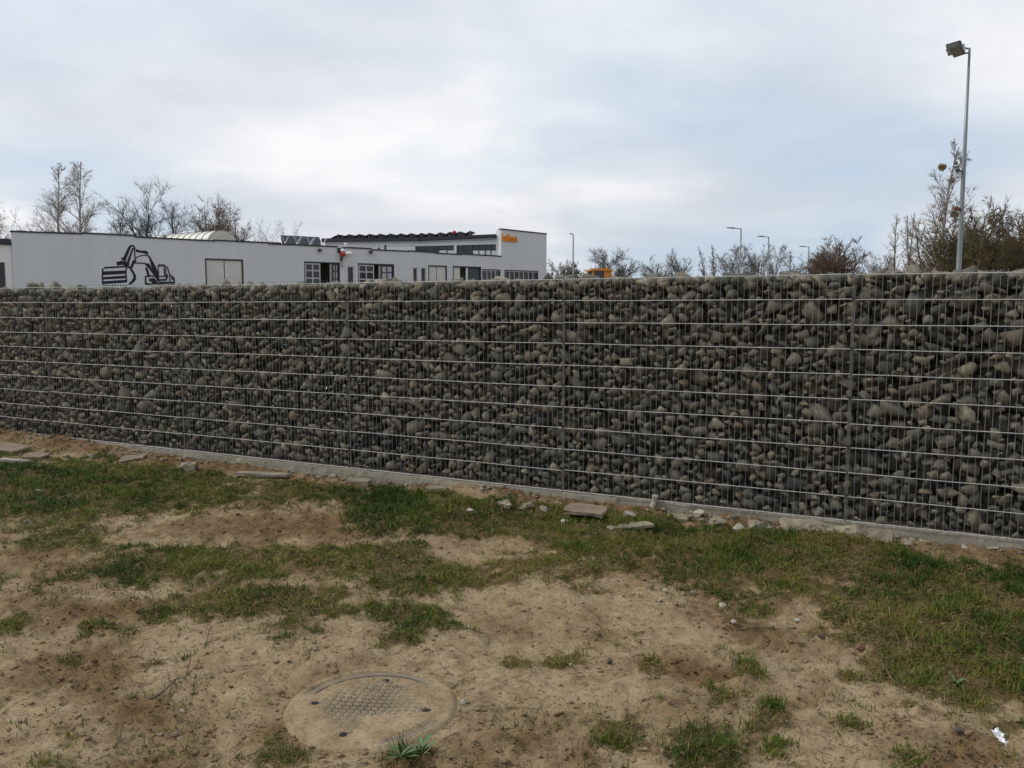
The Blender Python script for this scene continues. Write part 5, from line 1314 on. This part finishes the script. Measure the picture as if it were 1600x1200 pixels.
tree_at('brush_thicket', 1385, 405, 70, 'shrub', 74, 'low grey brush under the slim birch trio', cat='brush', mats=('grey_bark', 'grey_twig'), spread=1.3, twr=0.016, dens=0.9, share='grey_brush')
tree_at('brush_thicket', 1420, 412, 72, 'shrub', 75, 'low grey brush left of brown brush by mistletoe birch', cat='brush', mats=('grey_bark', 'grey_twig'), spread=1.3, twr=0.016, dens=0.9, share='grey_brush')
for i, (px, top) in enumerate(((862, 417), (884, 414), (906, 416), (928, 418))):
    tree_at('brush_thicket', px, top, 86, 'shrub', 80 + i, ['far brush mass at foot of the tall white block', 'far brush mass left of lone lamp pole', 'far brush mass just right of lone lamp pole', 'far brush mass behind the orange cab', 'far low brush between two pairs of trees', 'far low brush left of the slim tree row'][i], cat='brush', mats=('grey_bark', 'grey_twig'), spread=1.4, twr=0.03, dens=1.0, share='far_brush%d' % (i % 2))

# ------------------------------------------------------------------ lamp posts
def street_lamp(px, top, Y, arm_px, label, seed):
    g = at_depth(px, 480, Y); H = at_depth(px, top, Y).z; al = at_depth(px + arm_px, top, Y).x - g.x
    t = empty('street_lamp', (g.x, g.y, 0)); tag(t, label, 'street lamp', 'thin street lamps behind the wall')
    MB().tube([(0, 0, -0.1), (0, 0, H * 0.5), (0, 0, H)], [0.085, 0.07, 0.05], 8).build('pole', 'zinc', t)
    MB().tube([(0, 0, H - 0.03), (al * 0.55, 0, H + 0.02)], 0.035, 6).build('arm', 'zinc', t)
    MB().add([(al * 0.5, -0.13, H - 0.01), (al, -0.10, H + 0.03), (al, 0.10, H + 0.03), (al * 0.5, 0.13, H - 0.01), (al * 0.5, -0.13, H + 0.07), (al, -0.10, H + 0.08), (al, 0.10, H + 0.08), (al * 0.5, 0.13, H + 0.07)],
             [(3, 2, 1, 0), (4, 5, 6, 7), (0, 1, 5, 4), (1, 2, 6, 5), (2, 3, 7, 6), (3, 0, 4, 7)]).build('lamp_head', 'dark_metal', t)
street_lamp(895, 366, 68, -4.5, 'lone thin lamp post right of the white building', 1)
street_lamp(1155, 357, 62, -19, 'tallest thin street lamp with a long arm to the left', 2)
street_lamp(1198, 370, 70, -14, 'second thin street lamp, right of the tallest one', 3)
street_lamp(1261, 385.5, 80, -12, 'lowest thin street lamp against the dense brown tree', 4)
# tall floodlight pole
PY = 19.0
g = at_depth(1495, 480, PY); PH = at_depth(1510, 75, PY).z
fp = empty('floodlight_pole', (g.x, g.y, 0)); tag(fp, 'tall grey steel pole with floodlights at its top and halfway', 'light pole')
MB().tube([(0, 0, -0.1), (0, 0, 2.55)], [0.070, 0.070], 14).build('pole_base', 'pole_paint', fp, True)
MB().tube([(0, 0, 2.55), (0, 0, 2.62), (0, 0, 5.0), (0, 0, PH)], [0.070, 0.056, 0.045, 0.024], 14).build('pole', 'pole_paint', fp, True)
def flood(parent, c, yaw, pitch, s=1.0, name='floodlight'):
    v = [(-.17, 0, -.13), (.17, 0, -.13), (.17, 0, .13), (-.17, 0, .13), (-.11, .14, -.09), (.11, .14, -.09), (.11, .14, .09), (-.11, .14, .09)]
    v = [(x * s, y * s, z * s) for x, y, z in v]
    o = MB().add(v, [(0, 1, 2, 3), (7, 6, 5, 4), (1, 0, 4, 5), (2, 1, 5, 6), (3, 2, 6, 7), (0, 3, 7, 4)]).build(name, 'dark_metal', parent)
    o.location = c; o.rotation_euler = (pitch, 0, yaw)
    MB().box(-.15 * s, .15 * s, -.012, -.002, -.11 * s, .11 * s).build('lens', 'lamp_glass', o)
    MB().box(-.19 * s, -.172 * s, .0, .10 * s, -.03 * s, .03 * s).box(.172 * s, .19 * s, .0, .10 * s, -.03 * s, .03 * s).build('bracket', 'zinc', o)
    return o
MB().tube([(0.02, 0, PH - 0.02), (-0.20, 0.05, PH + 0.03)], 0.02, 6).tube([(0.0, 0, PH - 0.10), (-0.22, -0.12, PH - 0.16)], 0.02, 6).build('arm', 'pole_paint', fp)
flood(fp, (-0.34, 0.02, PH + 0.0), R(-62), R(22), 1.0)
flood(fp, (-0.36, -0.16, PH - 0.13), R(-70), R(40), 0.85)
zl = at_depth(1487, 267, PY).z
MB().tube([(0, 0, zl - 0.02), (-0.14, -0.02, zl + 0.0)], 0.016, 6).build('arm', 'dark_metal', fp)
o = flood(fp, (-0.2, -0.03, zl + 0.02), R(-120), R(25), 0.55)
zl = at_depth(1490, 327, PY).z
o = MB().tube([(-0.05, -0.02, zl), (-0.10, -0.04, zl), (-0.22, -0.06, zl + 0.02)], [0.03, 0.05, 0.045], 8).build('speaker_horn', 'rust_clod', fp)

# ------------------------------------------------------------------ orange wheel loader behind the wall
g = at_depth(936, 480, 50); ld = empty('wheel_loader', (g.x, g.y, 0), R(8)); tag(ld, 'orange wheel loader with only its cab roof showing above the wall', 'loader')
zt = at_depth(936, 420.5, 50).z
cw = 1.18
rf = MB().box(-cw / 2 - .06, cw / 2 + .06, -.75, .75, zt - .13, zt - .03).box(-cw / 2 + .1, cw / 2 - .1, -.55, .55, zt - .03, zt + .02).build('cab_roof', 'machine_yellow', ld)
MB().tube([(0.35, -0.5, zt + 0.02), (0.35, -0.5, zt + 0.1)], 0.05, 8).build('beacon', 'sign_orange', rf)
for sx in (-1, 1):
    for sy in (-1, 1): MB().box(sx * (cw / 2 - .05) - .05, sx * (cw / 2 - .05) + .05, sy * .6 - .05, sy * .6 + .05, zt - 1.7, zt - .13).build('cab_pillar', 'machine_yellow', ld)
MB().box(0.12, 0.24, -.66, -.60, zt - 1.7, zt - .13).build('cab_pillar', 'machine_yellow', ld)
MB().box(0.24, cw / 2 - .1, -.64, -.60, zt - 1.7, zt - .131).build('rear_panel', 'machine_yellow', ld)
MB().box(-cw / 2 + .01, cw / 2 - .01, -.58, .58, zt - 1.69, zt - .14).build('cab_glass', 'glass', ld)
MB().box(-1.1, 1.1, -3.6, 1.0, 1.0, 2.3).box(-0.75, 0.75, -3.4, -0.9, 2.3, zt - 1.75).box(-0.8, 0.8, -0.9, 0.95, 2.3, zt - 1.70).build('body', 'machine_yellow', ld)
MB().tube([(-1.3, 3.9, 0.25), (-1.3, 3.3, 0.3), (-1.3, 2.9, 0.9), (-1.3, 3.2, 1.5)], 0.06, 6).box(-1.4, 1.4, 2.9, 3.9, 0.15, 0.28).box(-1.4, 1.4, 2.85, 3.0, 0.28, 1.5).build('bucket', 'dark_metal', ld)
MB().box(-0.35, 0.35, 0.9, 3.0, 0.9, 1.25).build('loader_arm', 'machine_yellow', ld)
for sx in (-1, 1):
    for yy in (-2.3, 1.6):
        w_ = MB().tube([(sx * 0.85, yy, 0.85), (sx * 0.95, yy, 0.85), (sx * 1.3, yy, 0.85), (sx * 1.4, yy, 0.85)], [0.75, 0.85, 0.85, 0.75], 20).build('wheel', 'rubber', ld)
        MB().tube([(sx * 1.38, yy, 0.85), (sx * 1.42, yy, 0.85)], 0.42, 16).build('rim', 'machine_yellow', w_)
